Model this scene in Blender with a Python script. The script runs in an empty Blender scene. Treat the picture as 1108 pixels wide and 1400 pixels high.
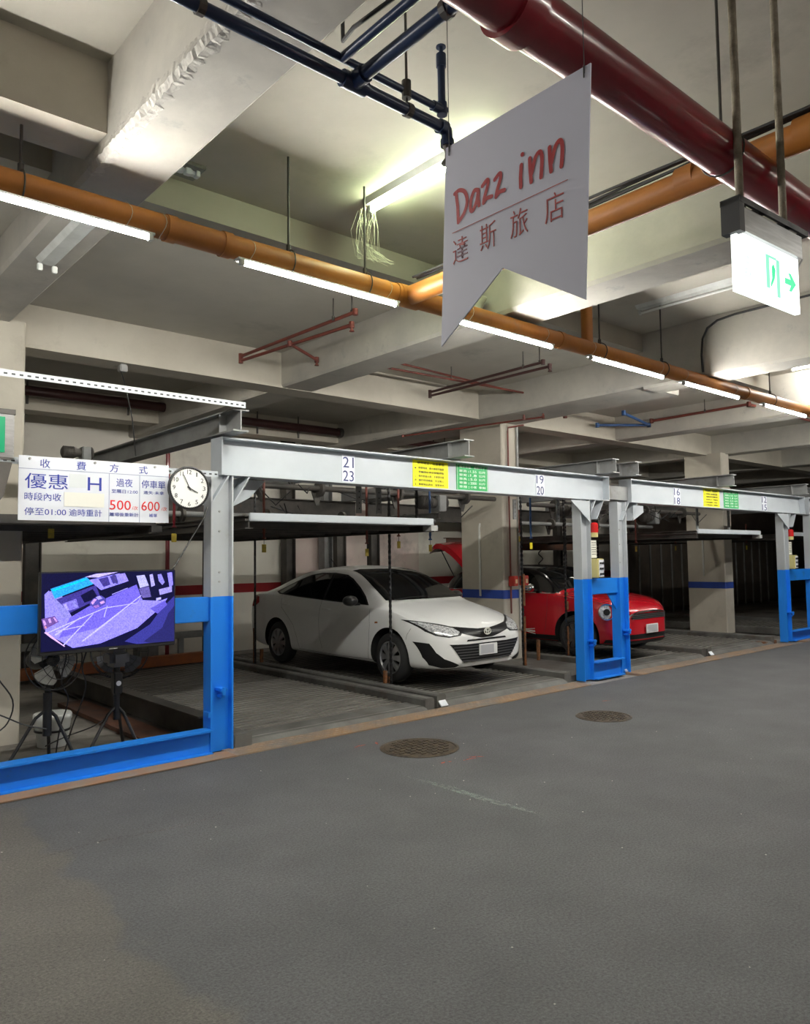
import bpy, bmesh, math, random
from math import sin, cos, pi, sqrt, atan2
from mathutils import Vector, Matrix
from mathutils.bvhtree import BVHTree
random.seed(7)
SC = bpy.context.scene
COL = SC.collection

# ------------------------------------------------------------------ camera
# world: X along the bays (away to the right), Y into the bays, Z up, metres
F, CX, CY, H = 1045.0, 554.0, 700.0, 1.6
_X = Vector((1753 - CX, 747 - CY, F)).normalized()
_Y = Vector((-353 - CX, 775 - CY, F)); _Y = (_Y - _X * _X.dot(_Y)).normalized()
_Z = _X.cross(_Y)
right = Vector((_X[0], _Y[0], _Z[0])); down = Vector((_X[1], _Y[1], _Z[1])); fwd = Vector((_X[2], _Y[2], _Z[2]))
cd = bpy.data.cameras.new('camera'); cam = bpy.data.objects.new('camera', cd); COL.objects.link(cam)
m = Matrix((right, -down, -fwd)).transposed().to_4x4(); m.translation = (0, 0, H)
cam.matrix_world = m
cd.sensor_fit = 'HORIZONTAL'; cd.sensor_width = 36; cd.lens = F / 1108 * 36; cd.clip_start = .05; cd.clip_end = 200
SC.camera = cam

# ------------------------------------------------------------------ light, exposure
SC.view_settings.view_transform = 'Standard'; SC.view_settings.look = 'None'
SC.view_settings.gamma = 1; SC.view_settings.use_curve_mapping = False
SC.view_settings.exposure = 1.15
SC.cycles.use_denoising = True
SC.cycles.max_bounces = 8; SC.cycles.diffuse_bounces = 4; SC.cycles.sample_clamp_indirect = 6
w = bpy.data.worlds.new('world'); SC.world = w; w.use_nodes = True
w.node_tree.nodes['Background'].inputs[0].default_value = (.80, .86, .95, 1)
w.node_tree.nodes['Background'].inputs[1].default_value = 0.0
TUBE = 130.0        # radiance of a lit fluorescent tube

# ------------------------------------------------------------------ materials
MATS = {}
def _n(nt, t, **k):
    n = nt.nodes.new(t)
    for a, v in k.items(): setattr(n, a, v)
    return n
def mat(name, c1, c2=None, scale=3., rough=.6, metal=0., bump=0., bscale=None, detail=6., spec=.5, coat=0., stretch=None, lo=.35, hi=.65, dirt=None, dscale=1.2, dlo=.55, dhi=.75):
    if name in MATS: return MATS[name]
    M = bpy.data.materials.new(name); M.use_nodes = True; nt = M.node_tree
    b = nt.nodes['Principled BSDF']
    b.inputs['Base Color'].default_value = (*c1, 1); b.inputs['Roughness'].default_value = rough
    b.inputs['Metallic'].default_value = metal; b.inputs['Specular IOR Level'].default_value = spec
    b.inputs['Coat Weight'].default_value = coat; b.inputs['Coat Roughness'].default_value = .06
    if c2 or bump or dirt:
        g = _n(nt, 'ShaderNodeNewGeometry'); src = g.outputs['Position']
        if stretch:
            mp = _n(nt, 'ShaderNodeMapping'); mp.inputs['Scale'].default_value = stretch
            nt.links.new(src, mp.inputs[0]); src = mp.outputs[0]
    last = None
    if c2:
        t = _n(nt, 'ShaderNodeTexNoise'); t.inputs['Scale'].default_value = scale; t.inputs['Detail'].default_value = detail; t.inputs['Roughness'].default_value = .62
        nt.links.new(src, t.inputs['Vector'])
        r = _n(nt, 'ShaderNodeValToRGB'); r.color_ramp.elements[0].position = lo; r.color_ramp.elements[1].position = hi
        r.color_ramp.elements[0].color = (*c1, 1); r.color_ramp.elements[1].color = (*c2, 1)
        nt.links.new(t.outputs[0], r.inputs[0]); nt.links.new(r.outputs[0], b.inputs['Base Color']); last = r.outputs[0]
    if dirt:
        t = _n(nt, 'ShaderNodeTexNoise'); t.inputs['Scale'].default_value = dscale; t.inputs['Detail'].default_value = 9; t.inputs['Roughness'].default_value = .7
        nt.links.new(src, t.inputs['Vector'])
        r = _n(nt, 'ShaderNodeMapRange'); r.inputs[1].default_value = dlo; r.inputs[2].default_value = dhi
        nt.links.new(t.outputs[0], r.inputs[0])
        x = _n(nt, 'ShaderNodeMix', data_type='RGBA'); x.inputs[7].default_value = (*dirt, 1)
        if last: nt.links.new(last, x.inputs[6])
        else: x.inputs[6].default_value = (*c1, 1)
        nt.links.new(r.outputs[0], x.inputs[0]); nt.links.new(x.outputs[2], b.inputs['Base Color'])
    if bump:
        t = _n(nt, 'ShaderNodeTexNoise'); t.inputs['Scale'].default_value = bscale or scale * 6; t.inputs['Detail'].default_value = 5
        nt.links.new(src, t.inputs['Vector'])
        q = _n(nt, 'ShaderNodeBump'); q.inputs['Strength'].default_value = bump; q.inputs['Distance'].default_value = .01
        nt.links.new(t.outputs[0], q.inputs['Height']); nt.links.new(q.outputs[0], b.inputs['Normal'])
    MATS[name] = M; return M
def emit(name, c, s):
    if name in MATS: return MATS[name]
    M = bpy.data.materials.new(name); M.use_nodes = True
    b = M.node_tree.nodes['Principled BSDF']; b.inputs['Base Color'].default_value = (*c, 1)
    b.inputs['Emission Color'].default_value = (*c, 1); b.inputs['Emission Strength'].default_value = s
    b.inputs['Roughness'].default_value = .4
    MATS[name] = M; return M
def two_tone(name, low, high, zc, rough=.45, dirt=None):
    """paint that changes colour at a height on the post"""
    M = mat(name, high, tuple(c * .9 for c in high), 2.5, rough, dirt=dirt, dscale=3, dlo=.6, dhi=.8)
    nt = M.node_tree; b = nt.nodes['Principled BSDF']
    src = b.inputs['Base Color'].links[0].from_socket
    g = _n(nt, 'ShaderNodeNewGeometry'); s = _n(nt, 'ShaderNodeSeparateXYZ'); nt.links.new(g.outputs['Position'], s.inputs[0])
    c = _n(nt, 'ShaderNodeMath', operation='LESS_THAN'); c.inputs[1].default_value = zc; nt.links.new(s.outputs[2], c.inputs[0])
    x = _n(nt, 'ShaderNodeMix', data_type='RGBA'); x.inputs[7].default_value = (*low, 1)
    nt.links.new(c.outputs[0], x.inputs[0]); nt.links.new(src, x.inputs[6]); nt.links.new(x.outputs[2], b.inputs['Base Color'])
    return M
BLUE = (.012, .235, .86)
concrete = mat('painted_concrete', (.54, .505, .43), (.45, .415, .35), 1.1, .8, bump=.25, bscale=14, dirt=(.36, .33, .28), dscale=1.6, dlo=.56, dhi=.8)
slabm = mat('slab_concrete', (.48, .46, .40), (.40, .38, .33), .7, .85, bump=.2, bscale=10, dirt=(.30, .28, .25), dscale=.9, dlo=.58, dhi=.8)
beamc = mat('beam_concrete', (.50, .48, .425), (.40, .38, .345), 1.6, .8, bump=.5, bscale=9, dirt=(.34, .33, .31), dscale=3.5, dlo=.6, dhi=.72)
wallm = mat('wall_paint', (.80, .79, .70), (.72, .68, .62), .6, .8, bump=.15, dirt=(.45, .40, .36), dscale=.8, dlo=.58, dhi=.8)
wallpink = mat('stained_wall', (.70, .54, .52), (.78, .72, .64), .7, .8, dirt=(.33, .29, .27), dscale=.8)
bayfloor = mat('bay_concrete', (.30, .28, .25), (.18, .165, .15), 1.4, .75, bump=.3, bscale=30, dirt=(.07, .065, .06), dscale=1.1, dlo=.5, dhi=.7)
white_post = two_tone('post_paint', BLUE, (.50, .53, .56), 1.295, dirt=(.38, .38, .37))
whitep = mat('white_steel_paint', (.52, .56, .60), (.46, .50, .54), 1.5, .42, dirt=(.50, .51, .51), dscale=3, dlo=.66, dhi=.85)
bluep = mat('blue_steel_paint', BLUE, (.012, .20, .74), 1.5, .42, dirt=(.05, .12, .22), dscale=4, dlo=.6, dhi=.8)
greys = mat('grey_steel', (.30, .31, .31), (.20, .20, .20), 2., .5, metal=.2, dirt=(.10, .08, .06), dscale=2.5)
dark = mat('dark_greasy_steel', (.050, .048, .046), (.10, .09, .08), 3., .55, metal=.3, dirt=(.15, .07, .03), dscale=5, dlo=.62, dhi=.8)
black = mat('black_plastic', (.015, .015, .017), rough=.45)
blackg = mat('black_rubber_cable', (.02, .02, .022), rough=.55)
rust = mat('rusty_steel', (.28, .11, .035), (.10, .055, .035), 22, .75, metal=.2, bump=.4, bscale=60)
brownr = mat('brown_painted_rail', (.16, .065, .035), (.08, .045, .035), 4, .6)
orange_rail = mat('orange_rail_paint', (.42, .12, .03), (.25, .08, .03), 4, .55)
orangep = mat('orange_plastic_pipe', (.50, .19, .030), (.36, .135, .03), 2.2, .48, dirt=(.30, .17, .09), dscale=5, dlo=.6, dhi=.8)
redpipe = mat('dark_red_pipe_paint', (.25, .012, .022), (.17, .010, .018), 3., .28, coat=.3, dirt=(.16, .03, .03), dscale=9)
redbrown = mat('brown_red_pipe_paint', (.20, .045, .03), (.12, .035, .028), 5, .5)
navy = mat('navy_pipe_paint', (.010, .022, .062), (.018, .035, .085), 6, .3, metal=.1)
bluepipe = mat('blue_pipe_paint', (.03, .10, .28), (.03, .07, .18), 4, .45)
galv = mat('grey_conduit', (.42, .43, .42), (.30, .30, .29), 6, .5)
polem = mat('weathered_hanger_pole', (.30, .26, .20), (.17, .14, .10), 18, .7, bump=.3)
signw = mat('white_sign_board', (.76, .79, .86), (.72, .75, .82), 2, .4)
bannerm = mat('white_banner_board', (.62, .63, .75), (.60, .61, .73), 1.2, .55)
inkblue = mat('blue_ink', (.03, .05, .36), rough=.5)
inkred = mat('red_ink', (.72, .02, .025), rough=.5)
inkdark = mat('dark_ink', (.02, .02, .025), rough=.5)
maroon = mat('maroon_ink', (.42, .020, .026), rough=.5)
maroonl = mat('thin_maroon_ink', (.42, .07, .07), rough=.5)
yellow = mat('yellow_notice', (.88, .82, .0), rough=.45)
green = mat('green_notice', (.01, .36, .09), rough=.45)
whitei = mat('white_ink', (.80, .86, .80), rough=.45)
paper = mat('cream_paper', (.78, .78, .70), rough=.7)
chrome = mat('chrome', (.75, .76, .78), rough=.12, metal=1.)
alu = mat('brushed_aluminium', (.62, .62, .62), (.45, .45, .45), 4, .3, metal=.85, stretch=(1, 20, 20))
lampw = mat('lamp_housing_enamel', (.66, .68, .66), (.52, .54, .52), 5, .45)
cobweb = mat('cobweb', (.62, .62, .50), rough=.9)
yellowtag = mat('yellow_tag', (.62, .47, .05), (.40, .30, .05), 30, .5)
redlamp = mat('red_lamp_lens', (.55, .02, .02), rough=.2)
cream_plastic = mat('cream_plastic', (.62, .56, .24), rough=.4)
tube_on = emit('lit_tube', (1., .972, .90), TUBE)
tube_green = emit('lit_tube_greenish', (.85, 1., .62), TUBE * .33)

# asphalt: dark new coat, browner rough old coat near the lower left corner
def asphalt_mat():
    M = mat('asphalt', (.098, .099, .102), (.070, .071, .074), 1.6, .80, bump=.55, bscale=110, detail=10, lo=.3, hi=.7)
    nt = M.node_tree; b = nt.nodes['Principled BSDF']; src = b.inputs['Base Color'].links[0].from_socket
    g = _n(nt, 'ShaderNodeNewGeometry')
    sp = _n(nt, 'ShaderNodeTexNoise'); sp.inputs['Scale'].default_value = 75; sp.inputs['Detail'].default_value = 8; sp.inputs['Roughness'].default_value = .8; nt.links.new(g.outputs['Position'], sp.inputs['Vector'])
    mr = _n(nt, 'ShaderNodeMapRange'); mr.inputs[1].default_value = .3; mr.inputs[2].default_value = .72; mr.inputs[3].default_value = .35; mr.inputs[4].default_value = 1.8
    nt.links.new(sp.outputs[0], mr.inputs[0])
    mul = _n(nt, 'ShaderNodeMix', data_type='RGBA', blend_type='MULTIPLY'); mul.inputs[0].default_value = 1
    nt.links.new(src, mul.inputs[6]); nt.links.new(mr.outputs[0], mul.inputs[7])
    # old coat mask: x < 1.40 + wobble, fading south
    s = _n(nt, 'ShaderNodeSeparateXYZ'); nt.links.new(g.outputs['Position'], s.inputs[0])
    nz = _n(nt, 'ShaderNodeTexNoise'); nz.inputs['Scale'].default_value = 2.2; nz.inputs['Detail'].default_value = 8; nt.links.new(g.outputs['Position'], nz.inputs['Vector'])
    a = _n(nt, 'ShaderNodeMath', operation='MULTIPLY_ADD'); a.inputs[1].default_value = .55; nt.links.new(nz.outputs[0], a.inputs[0])
    y = _n(nt, 'ShaderNodeMath', operation='MULTIPLY_ADD'); y.inputs[1].default_value = -.03; y.inputs[2].default_value = 0; nt.links.new(s.outputs[1], y.inputs[0]); nt.links.new(y.outputs[0], a.inputs[2])
    sb = _n(nt, 'ShaderNodeMath', operation='ADD'); nt.links.new(s.outputs[0], sb.inputs[0]); nt.links.new(a.outputs[0], sb.inputs[1])
    r = _n(nt, 'ShaderNodeMapRange'); r.inputs[1].default_value = 1.54; r.inputs[2].default_value = 1.48; nt.links.new(sb.outputs[0], r.inputs[0])
    x = _n(nt, 'ShaderNodeMix', data_type='RGBA', blend_type='MULTIPLY'); x.inputs[7].default_value = (1.24, 1.15, 1.0, 1)
    nt.links.new(r.outputs[0], x.inputs[0]); nt.links.new(mul.outputs[2], x.inputs[6])
    nt.links.new(x.outputs[2], b.inputs['Base Color'])
    return M
asphalt = asphalt_mat()

# ------------------------------------------------------------------ mesh helpers
class MB:
    def __init__(s): s.v = []; s.f = []; s.m = []
    def add(s, vs, fs, mi=0):
        o = len(s.v); s.v += [tuple(p) for p in vs]; s.f += [tuple(i + o for i in f) for f in fs]; s.m += [mi] * len(fs); return s
    def box(s, x0, x1, y0, y1, z0, z1, mi=0):
        if x0 > x1: x0, x1 = x1, x0
        if y0 > y1: y0, y1 = y1, y0
        if z0 > z1: z0, z1 = z1, z0
        return s.add([(x0,y0,z0),(x1,y0,z0),(x1,y1,z0),(x0,y1,z0),(x0,y0,z1),(x1,y0,z1),(x1,y1,z1),(x0,y1,z1)],
                     [(0,3,2,1),(4,5,6,7),(0,1,5,4),(1,2,6,5),(2,3,7,6),(3,0,4,7)], mi)
    def rbox(s, x0, x1, y0, y1, z0, z1, r=.01, mi=0):
        """box with chamfered edges"""
        r = min(r, (x1-x0)/2.1, (y1-y0)/2.1, (z1-z0)/2.1)
        c = Vector(((x0+x1)/2, (y0+y1)/2, (z0+z1)/2)); h = Vector(((x1-x0)/2, (y1-y0)/2, (z1-z0)/2))
        bm = bmesh.new(); bmesh.ops.create_cube(bm, size=2)
        for v in bm.verts: v.co = Vector((v.co.x*h.x, v.co.y*h.y, v.co.z*h.z)) + c
        bmesh.ops.bevel(bm, geom=bm.edges[:], offset=r, segments=2, affect='EDGES')
        bm.verts.index_update(); s.add([v.co for v in bm.verts], [[v.index for v in f.verts] for f in bm.faces], mi); bm.free(); return s
    def prism(s, pts, axis, a, b, mi=0):
        """polygon pts in the plane across axis, swept a->b"""
        def P(p, t):
            if axis == 'x': return (t, p[0], p[1])
            if axis == 'y': return (p[0], t, p[1])
            return (p[0], p[1], t)
        n = len(pts); A = [P(p, a) for p in pts]; B = [P(p, b) for p in pts]
        return s.add(A + B, [tuple(range(n))[::-1], tuple(range(n, 2*n))] + [(i, (i+1) % n, (i+1) % n + n, i + n) for i in range(n)], mi)
    def cyl(s, p0, p1, r0, r1=None, n=12, mi=0, caps=True):
        p0 = Vector(p0); p1 = Vector(p1); r1 = r0 if r1 is None else r1
        d = (p1 - p0).normalized(); a = d.orthogonal().normalized(); b = d.cross(a)
        V = []
        for p, r in ((p0, r0), (p1, r1)):
            V += [p + (a * cos(2*pi*i/n) + b * sin(2*pi*i/n)) * r for i in range(n)]
        Fs = [(i, (i+1) % n, (i+1) % n + n, i + n) for i in range(n)]
        if caps: Fs += [tuple(range(n))[::-1], tuple(range(n, 2*n))]
        return s.add(V, Fs, mi)
    def tube(s, pts, r, n=8, mi=0):
        pts = [Vector(p) for p in pts]; V = []; N = len(pts); prev = None
        for i, p in enumerate(pts):
            d = (pts[min(i+1, N-1)] - pts[max(i-1, 0)]).normalized()
            a = d.orthogonal().normalized() if prev is None else (prev - d * prev.dot(d)).normalized()
            prev = a; b = d.cross(a)
            V += [p + (a * cos(2*pi*k/n) + b * sin(2*pi*k/n)) * r for k in range(n)]
        Fs = [(i*n + k, i*n + (k+1) % n, (i+1)*n + (k+1) % n, (i+1)*n + k) for i in range(N-1) for k in range(n)]
        Fs += [tuple(range(n))[::-1], tuple((N-1)*n + k for k in range(n))]
        return s.add(V, Fs, mi)
    def lathe(s, c, d, prof, n=24, mi=0, caps=True):
        """prof: (distance along d, radius)"""
        c = Vector(c); d = Vector(d).normalized(); a = d.orthogonal().normalized(); b = d.cross(a); V = []
        for t, r in prof: V += [c + d*t + (a*cos(2*pi*k/n) + b*sin(2*pi*k/n))*max(r, .0004) for k in range(n)]
        N = len(prof)
        Fs = [(i*n + k, i*n + (k+1) % n, (i+1)*n + (k+1) % n, (i+1)*n + k) for i in range(N-1) for k in range(n)]
        if caps: Fs += [tuple(range(n))[::-1], tuple((N-1)*n + k for k in range(n))]
        return s.add(V, Fs, mi)
    def ibeam(s, p0, p1, h, w, t=.012, up=(0, 0, 1), mi=0):
        """I section: h along up, w across"""
        p0 = Vector(p0); p1 = Vector(p1); d = (p1-p0).normalized(); u = Vector(up); u = (u - d*u.dot(d)).normalized(); c = d.cross(u)
        W, Hh, q = w/2, h/2, t*.8
        pr = [(-W,-Hh),(W,-Hh),(W,-Hh+t),(q/2,-Hh+t),(q/2,Hh-t),(W,Hh-t),(W,Hh),(-W,Hh),(-W,Hh-t),(-q/2,Hh-t),(-q/2,-Hh+t),(-W,-Hh+t)]
        n = 12; A = [p0 + c*x + u*y for x, y in pr]; B = [p1 + c*x + u*y for x, y in pr]
        caps = [(0,1,2,3,10,11),(3,4,9,10),(4,5,6,7,8,9)]
        return s.add(A+B, [(i, (i+1) % n, (i+1) % n + n, i+n) for i in range(n)] + caps + [tuple(i+n for i in f)[::-1] for f in caps], mi)
    def build(s, name, mats, parent=None, smooth=False, off=None):
        me = bpy.data.meshes.new(name)
        o = Vector(off) if off else (parent_world(parent) if parent else Vector((0,0,0)))
        me.from_pydata([(p[0]-o.x, p[1]-o.y, p[2]-o.z) for p in s.v], [], s.f)
        if not isinstance(mats, (list, tuple)): mats = [mats]
        for mm in mats: me.materials.append(mm)
        me.polygons.foreach_set('material_index', s.m)
        bm = bmesh.new(); bm.from_mesh(me); bmesh.ops.recalc_face_normals(bm, faces=bm.faces[:])
        if smooth:
            for f in bm.faces: f.smooth = True
            for e in bm.edges:
                if len(e.link_faces) == 2 and e.calc_face_angle(0) > .7: e.smooth = False
        bm.to_mesh(me); bm.free()
        ob = bpy.data.objects.new(name, me); COL.objects.link(ob)
        if parent: ob.parent = parent
        return ob
def parent_world(p):
    v = Vector((0,0,0))
    while p: v += p.location; p = p.parent
    return v
def tag(o, label, cat, group=None, kind=None):
    o['label'] = label; o['category'] = cat
    if group: o['group'] = group
    if kind: o['kind'] = kind
    return o
def thing(name, label, cat, loc=(0,0,0), group=None):
    o = bpy.data.objects.new(name, None); COL.objects.link(o); o.location = loc; o.empty_display_size = .1
    return tag(o, label, cat, group)
def struct(name, mb, m, parent=None, smooth=False):
    o = mb.build(name, m, parent, smooth)
    if not parent: o['kind'] = 'structure'
    return o
def dup(root, loc, label, group=None):
    r = root.copy(); COL.objects.link(r); r.location = loc; r['label'] = label
    if group: r['group'] = group
    for ch in list(root.children):
        c = ch.copy(); COL.objects.link(c); c.parent = r
        for g in list(ch.children):
            d = g.copy(); COL.objects.link(d); d.parent = c
    return r
def text(body, x, y, z, h, width, m, parent, name='lettering', face='-y', off=0, ext=.0008):
    """flat lettering; (x,y,z) = lower left of the line, h = glyph height, width = fitted width"""
    c = bpy.data.curves.new(name, 'FONT'); c.body = body; c.size = h / .72; c.extrude = ext; c.resolution_u = 3; c.offset = off
    o = bpy.data.objects.new(name, c); COL.objects.link(o); c.materials.append(m)
    bpy.context.view_layer.update()
    bb = o.bound_box; x0 = bb[0][0]; x1 = bb[6][0]; y0 = bb[0][1]; y1 = bb[6][1]
    sx = (width / (x1-x0)) if width else 1; sy = h / max(y1-y0, 1e-4)
    dg = bpy.context.evaluated_depsgraph_get(); me = bpy.data.meshes.new_from_object(o.evaluated_get(dg))
    bpy.data.objects.remove(o); bpy.data.curves.remove(c)
    for v in me.vertices: v.co = Vector(((v.co.x-x0)*sx, (v.co.y-y0)*sy, v.co.z))
    o = bpy.data.objects.new(name, me); COL.objects.link(o)
    if face == '-y': R = Matrix(((1,0,0),(0,0,-1),(0,1,0)))
    elif face == '-x': R = Matrix(((0,0,-1),(-1,0,0),(0,1,0)))
    else: R = face
    me.transform(R.to_4x4()); ow = parent_world(parent)
    o.location = Vector((x, y, z)) - ow; o.parent = parent
    return o

# ================================================================== STRUCTURE
XB0, XB1 = -7.0, 34.0
struct('floor', MB().box(XB0, XB1, -6, 5.70, -.2, 0), asphalt)
bf = MB().box(XB0, 3.0, 5.70, 12.5, -.2, .004).box(3.0, XB1, 5.70, 12.5, -.2, -.02)
struct('bay_floor', bf, bayfloor)
struct('ceiling', MB().box(XB0, XB1, -6, 4.96, 4.27, 4.5).box(XB0, XB1, 4.96, 12.5, 4.05, 4.5), slabm)
struct('wall_back', MB().box(XB0, XB1, 12.4, 12.6, -.2, 4.5), wallm)
struct('trim_1', MB().box(XB0, XB1, 12.39, 12.41, 1.02, 1.18), mat('red_wall_stripe', (.42, .012, .02), (.34, .012, .02), 2, .6))
struct('wall_front', MB().box(XB0, XB1, -6.2, -6, -.2, 4.5), wallm)
struct('wall_left', MB().box(XB0-.2, XB0, -6.2, 12.6, -.2, 4.5), wallm)
struct('wall_right', MB().box(XB1, XB1+.2, -6.2, 12.6, -.2, 4.5), wallm)
# beams across the aisle and over the bays
def beam(x0, x1, y0, y1, z, zt=4.4): return struct('ceiling_beam', MB().prism([(x0+.02, z), (x1-.02, z), (x1, z+.02), (x1, zt), (x0, zt), (x0, z+.03)], 'y', y0, y1), beamc)
beam(1.42, 1.81, -6, 7.69, 3.78)
beam(4.80, 5.24, -6, 12.4, 3.64)
beam(8.19, 8.60, -6, 4.97, 3.60)
beam(8.19, 9.03, 4.97, 12.4, 3.63)
beam(11.71, 12.12, -6, 12.4, 3.64)
beam(15.20, 15.60, -6, 12.4, 3.64)
beam(18.6, 19.0, -6, 12.4, 3.64); beam(22.0, 22.4, -6, 12.4, 3.64)
beam(-1.9, -1.5, -6, 12.4, 3.64)
struct('ceiling_beam', MB().box(XB0, XB1, 7.69, 8.02, 3.635, 4.4), concrete)
struct('ceiling_beam', MB().box(XB0, XB1, 11.2, 11.55, 3.70, 4.4), concrete)
struct('ceiling_beam', MB().box(XB0, 1.42, 4.0, 4.35, 3.88, 4.4), concrete)
b0 = bpy.data.objects['ceiling_beam']
g = MB(); y = .2; L = []
while y < 4.3:
    j = random.uniform
    L.append([(1.421+j(-.004, .002), y, 3.85+j(-.012, .012)), (1.416+j(-.007, .0), y, 3.80+j(-.006, .006)), (1.434+j(-.006, .006), y, 3.773+j(-.004, .004)), (1.475+j(-.012, .025), y, 3.779)]); y += .022
g.add([p for q in L for p in q], [(i*4+k, i*4+k+1, i*4+k+5, i*4+k+4) for i in range(len(L)-1) for k in range(3)])
g.build('broken_plaster_edge', mat('rough_plaster', (.58, .56, .51), (.40, .38, .35), 14, .9, bump=.8, bscale=40), b0)
# columns with a painted blue band
bandm = mat('blue_band_paint', (.02, .06, .34), (.02, .05, .26), 5, .6)
def column(x0, x1, y0, y1, zt, band=(.97, 1.10)):
    c = MB().prism([(x0+.015, y0), (x1-.015, y0), (x1, y0+.015), (x1, y1), (x0, y1), (x0, y0+.015)], 'z', 0, zt)
    o = struct('concrete_column', c, concrete)
    if band:
        b = MB().prism([(x0+.012, y0-.004), (x1-.012, y0-.004), (x1+.004, y0+.013), (x1+.004, y1+.003), (x0-.004, y1+.003), (x0-.004, y0+.013)], 'z', *band)
        b.build('painted_band', bandm, o)
    return o
column(1.0, 1.935, 7.46, 8.3, 3.8, None)
c2 = column(8.66, 9.05, 7.68, 8.55, 3.66)
c3 = column(15.02, 15.36, 7.40, 8.20, 3.66, (.90, 1.03))
column(21.6, 22.0, 7.4, 8.2, 3.66, (.90, 1.03))
# asphalt edge: dirt strip beside the blue sill, steel checker plate in front of the lanes
struct('kerb_strip', MB().box(XB0, 3.12, 5.70, 5.90, -.01, .012), mat('rusty_dirt_kerb', (.32, .17, .09), (.24, .20, .16), 5, .85, bump=.4))
ck = MB().box(3.12, 8.0, 5.70, 5.96, -.02, .010).box(9.15, 13.95, 5.70, 5.96, -.02, .010).box(14.6, 20, 5.70, 5.96, -.02, .010)
k = 0
for xa, xb in ((3.14, 7.98), (9.17, 13.9)):
    x = xa
    while x < xb:
        for j in range(4):
            cy = 5.735 + j*.06; sgn = 1 if (k+j) % 2 else -1; a = .016
            ck.add([(x-a, cy-a*sgn*.6-.003, .0102), (x-a, cy-a*sgn*.6+.003, .0102), (x+a, cy+a*sgn*.6+.003, .0102), (x+a, cy+a*sgn*.6-.003, .0102), (x, cy, .0145)], [(0,1,4),(1,2,4),(2,3,4),(3,0,4)], 1)
        x += .05; k += 1
struct('checker_plate_strip', ck, [mat('rusty_checker_plate', (.36, .22, .12), (.22, .20, .18), 3, .6, metal=.3, bump=.2), mat('worn_plate_studs', (.40, .33, .27), (.25, .2, .16), 6, .5, metal=.4)])

# ================================================================== PAVEMENT MARKS
def manhole(cx, cy, r, label):
    t = thing('manhole_cover', label, 'manhole cover', (cx, cy, 0))
    iron = mat('cast_iron', (.055, .048, .042), (.12, .09, .06), 16, .6, metal=.5, bump=.3)
    MB().lathe((cx, cy, 0), (0,0,1), [(0, r), (.004, r), (.006, r*.93), (.002, r*.92)], 40).build('frame_ring', iron, t)
    MB().lathe((cx, cy, .001), (0,0,1), [(0, r*.89), (.0035, r*.885)], 40).build('lid', iron, t)
    g = MB(); n = 9; s = r*1.7/n
    for i in range(n):
        for j in range(n):
            x = (i-(n-1)/2)*s; y = (j-(n-1)/2)*s
            if x*x+y*y > (r*.80)**2: continue
            q = s*.36
            if (i+j) % 2: g.box(cx+x-q, cx+x+q, cy+y-q*.45, cy+y+q*.45, .004, .0095)
            else: g.box(cx+x-q*.45, cx+x+q*.45, cy+y-q, cy+y+q, .004, .0095)
    g.build('raised_pattern', iron, t)['kind'] = 'stuff'; return t
manhole(4.39, 4.88, .335, 'rusty round manhole cover with red spray marks beside it')
manhole(6.55, 4.53, .275, 'dark round manhole cover in front of the paired blue posts')
def alpha_paint(name, c, dens, scale=30, lo=.42, hi=.70):
    M = mat(name, c, rough=.8); nt = M.node_tree; b = nt.nodes['Principled BSDF']
    g = _n(nt, 'ShaderNodeNewGeometry'); t = _n(nt, 'ShaderNodeTexNoise'); t.inputs['Scale'].default_value = scale; t.inputs['Detail'].default_value = 6
    nt.links.new(g.outputs['Position'], t.inputs['Vector'])
    r = _n(nt, 'ShaderNodeMapRange'); r.inputs[1].default_value = lo; r.inputs[2].default_value = hi; r.inputs[4].default_value = dens
    nt.links.new(t.outputs[0], r.inputs[0]); nt.links.new(r.outputs[0], b.inputs['Alpha']); return M
def stroke(name, pts, w, m, label):
    g = MB(); P = [Vector((x, y, .003)) for x, y in pts]; L = []; R = []
    for i, p in enumerate(P):
        d = (P[min(i+1, len(P)-1)] - P[max(i-1, 0)]).normalized(); n = Vector((-d.y, d.x, 0)); ww = w*(.4 if i in (0, len(P)-1) else 1)*random.uniform(.8, 1.2)
        L.append(p+n*ww); R.append(p-n*ww)
    n = len(P); g.add(L+R, [(i, i+1, n+i+1, n+i) for i in range(n-1)])
    o = g.build(name, m); o['kind'] = 'structure'; return o
stroke('road_marking', [(3.74, 4.31), (3.78, 3.9), (3.77, 3.5), (3.81, 3.09)], .03, alpha_paint('pale_green_scuff', (.42, .55, .47), .55), '')
stroke('road_marking', [(1.27, 4.52), (1.6, 4.55), (2.08, 4.45), (2.4, 4.5)], .02, alpha_paint('pale_scratch', (.30, .27, .24), .6), '')
rs = alpha_paint('red_spray', (.46, .09, .05), .85, 45, .38, .55)
for a, b in (((4.16, 4.39), (4.28, 4.37)), ((4.36, 4.33), (4.50, 4.31)), ((4.46, 4.37), (4.56, 4.30)), ((3.98, 5.25), (4.12, 5.27)), ((4.2, 5.2), (4.25, 5.28)), ((7.2, 5.0), (7.3, 4.95))):
    stroke('road_marking', [a, ((a[0]+b[0])/2, (a[1]+b[1])/2+.015), b], .014, rs, '')
g = MB()
for i in range(60):
    x = random.uniform(.8, 7); y = random.uniform(1.2, 5.5); s = random.uniform(.002, .005)
    g.add([(x-s,y-s,0),(x+s,y-s,0),(x+s,y+s,0),(x-s,y+s,0),(x,y,s)], [(0,1,4),(1,2,4),(2,3,4),(3,0,4)])
o = g.build('grit', mat('pale_grit', (.42, .40, .36), rough=.9)); tag(o, 'pale grit specks scattered on the dark asphalt road', 'grit', kind='stuff')

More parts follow.
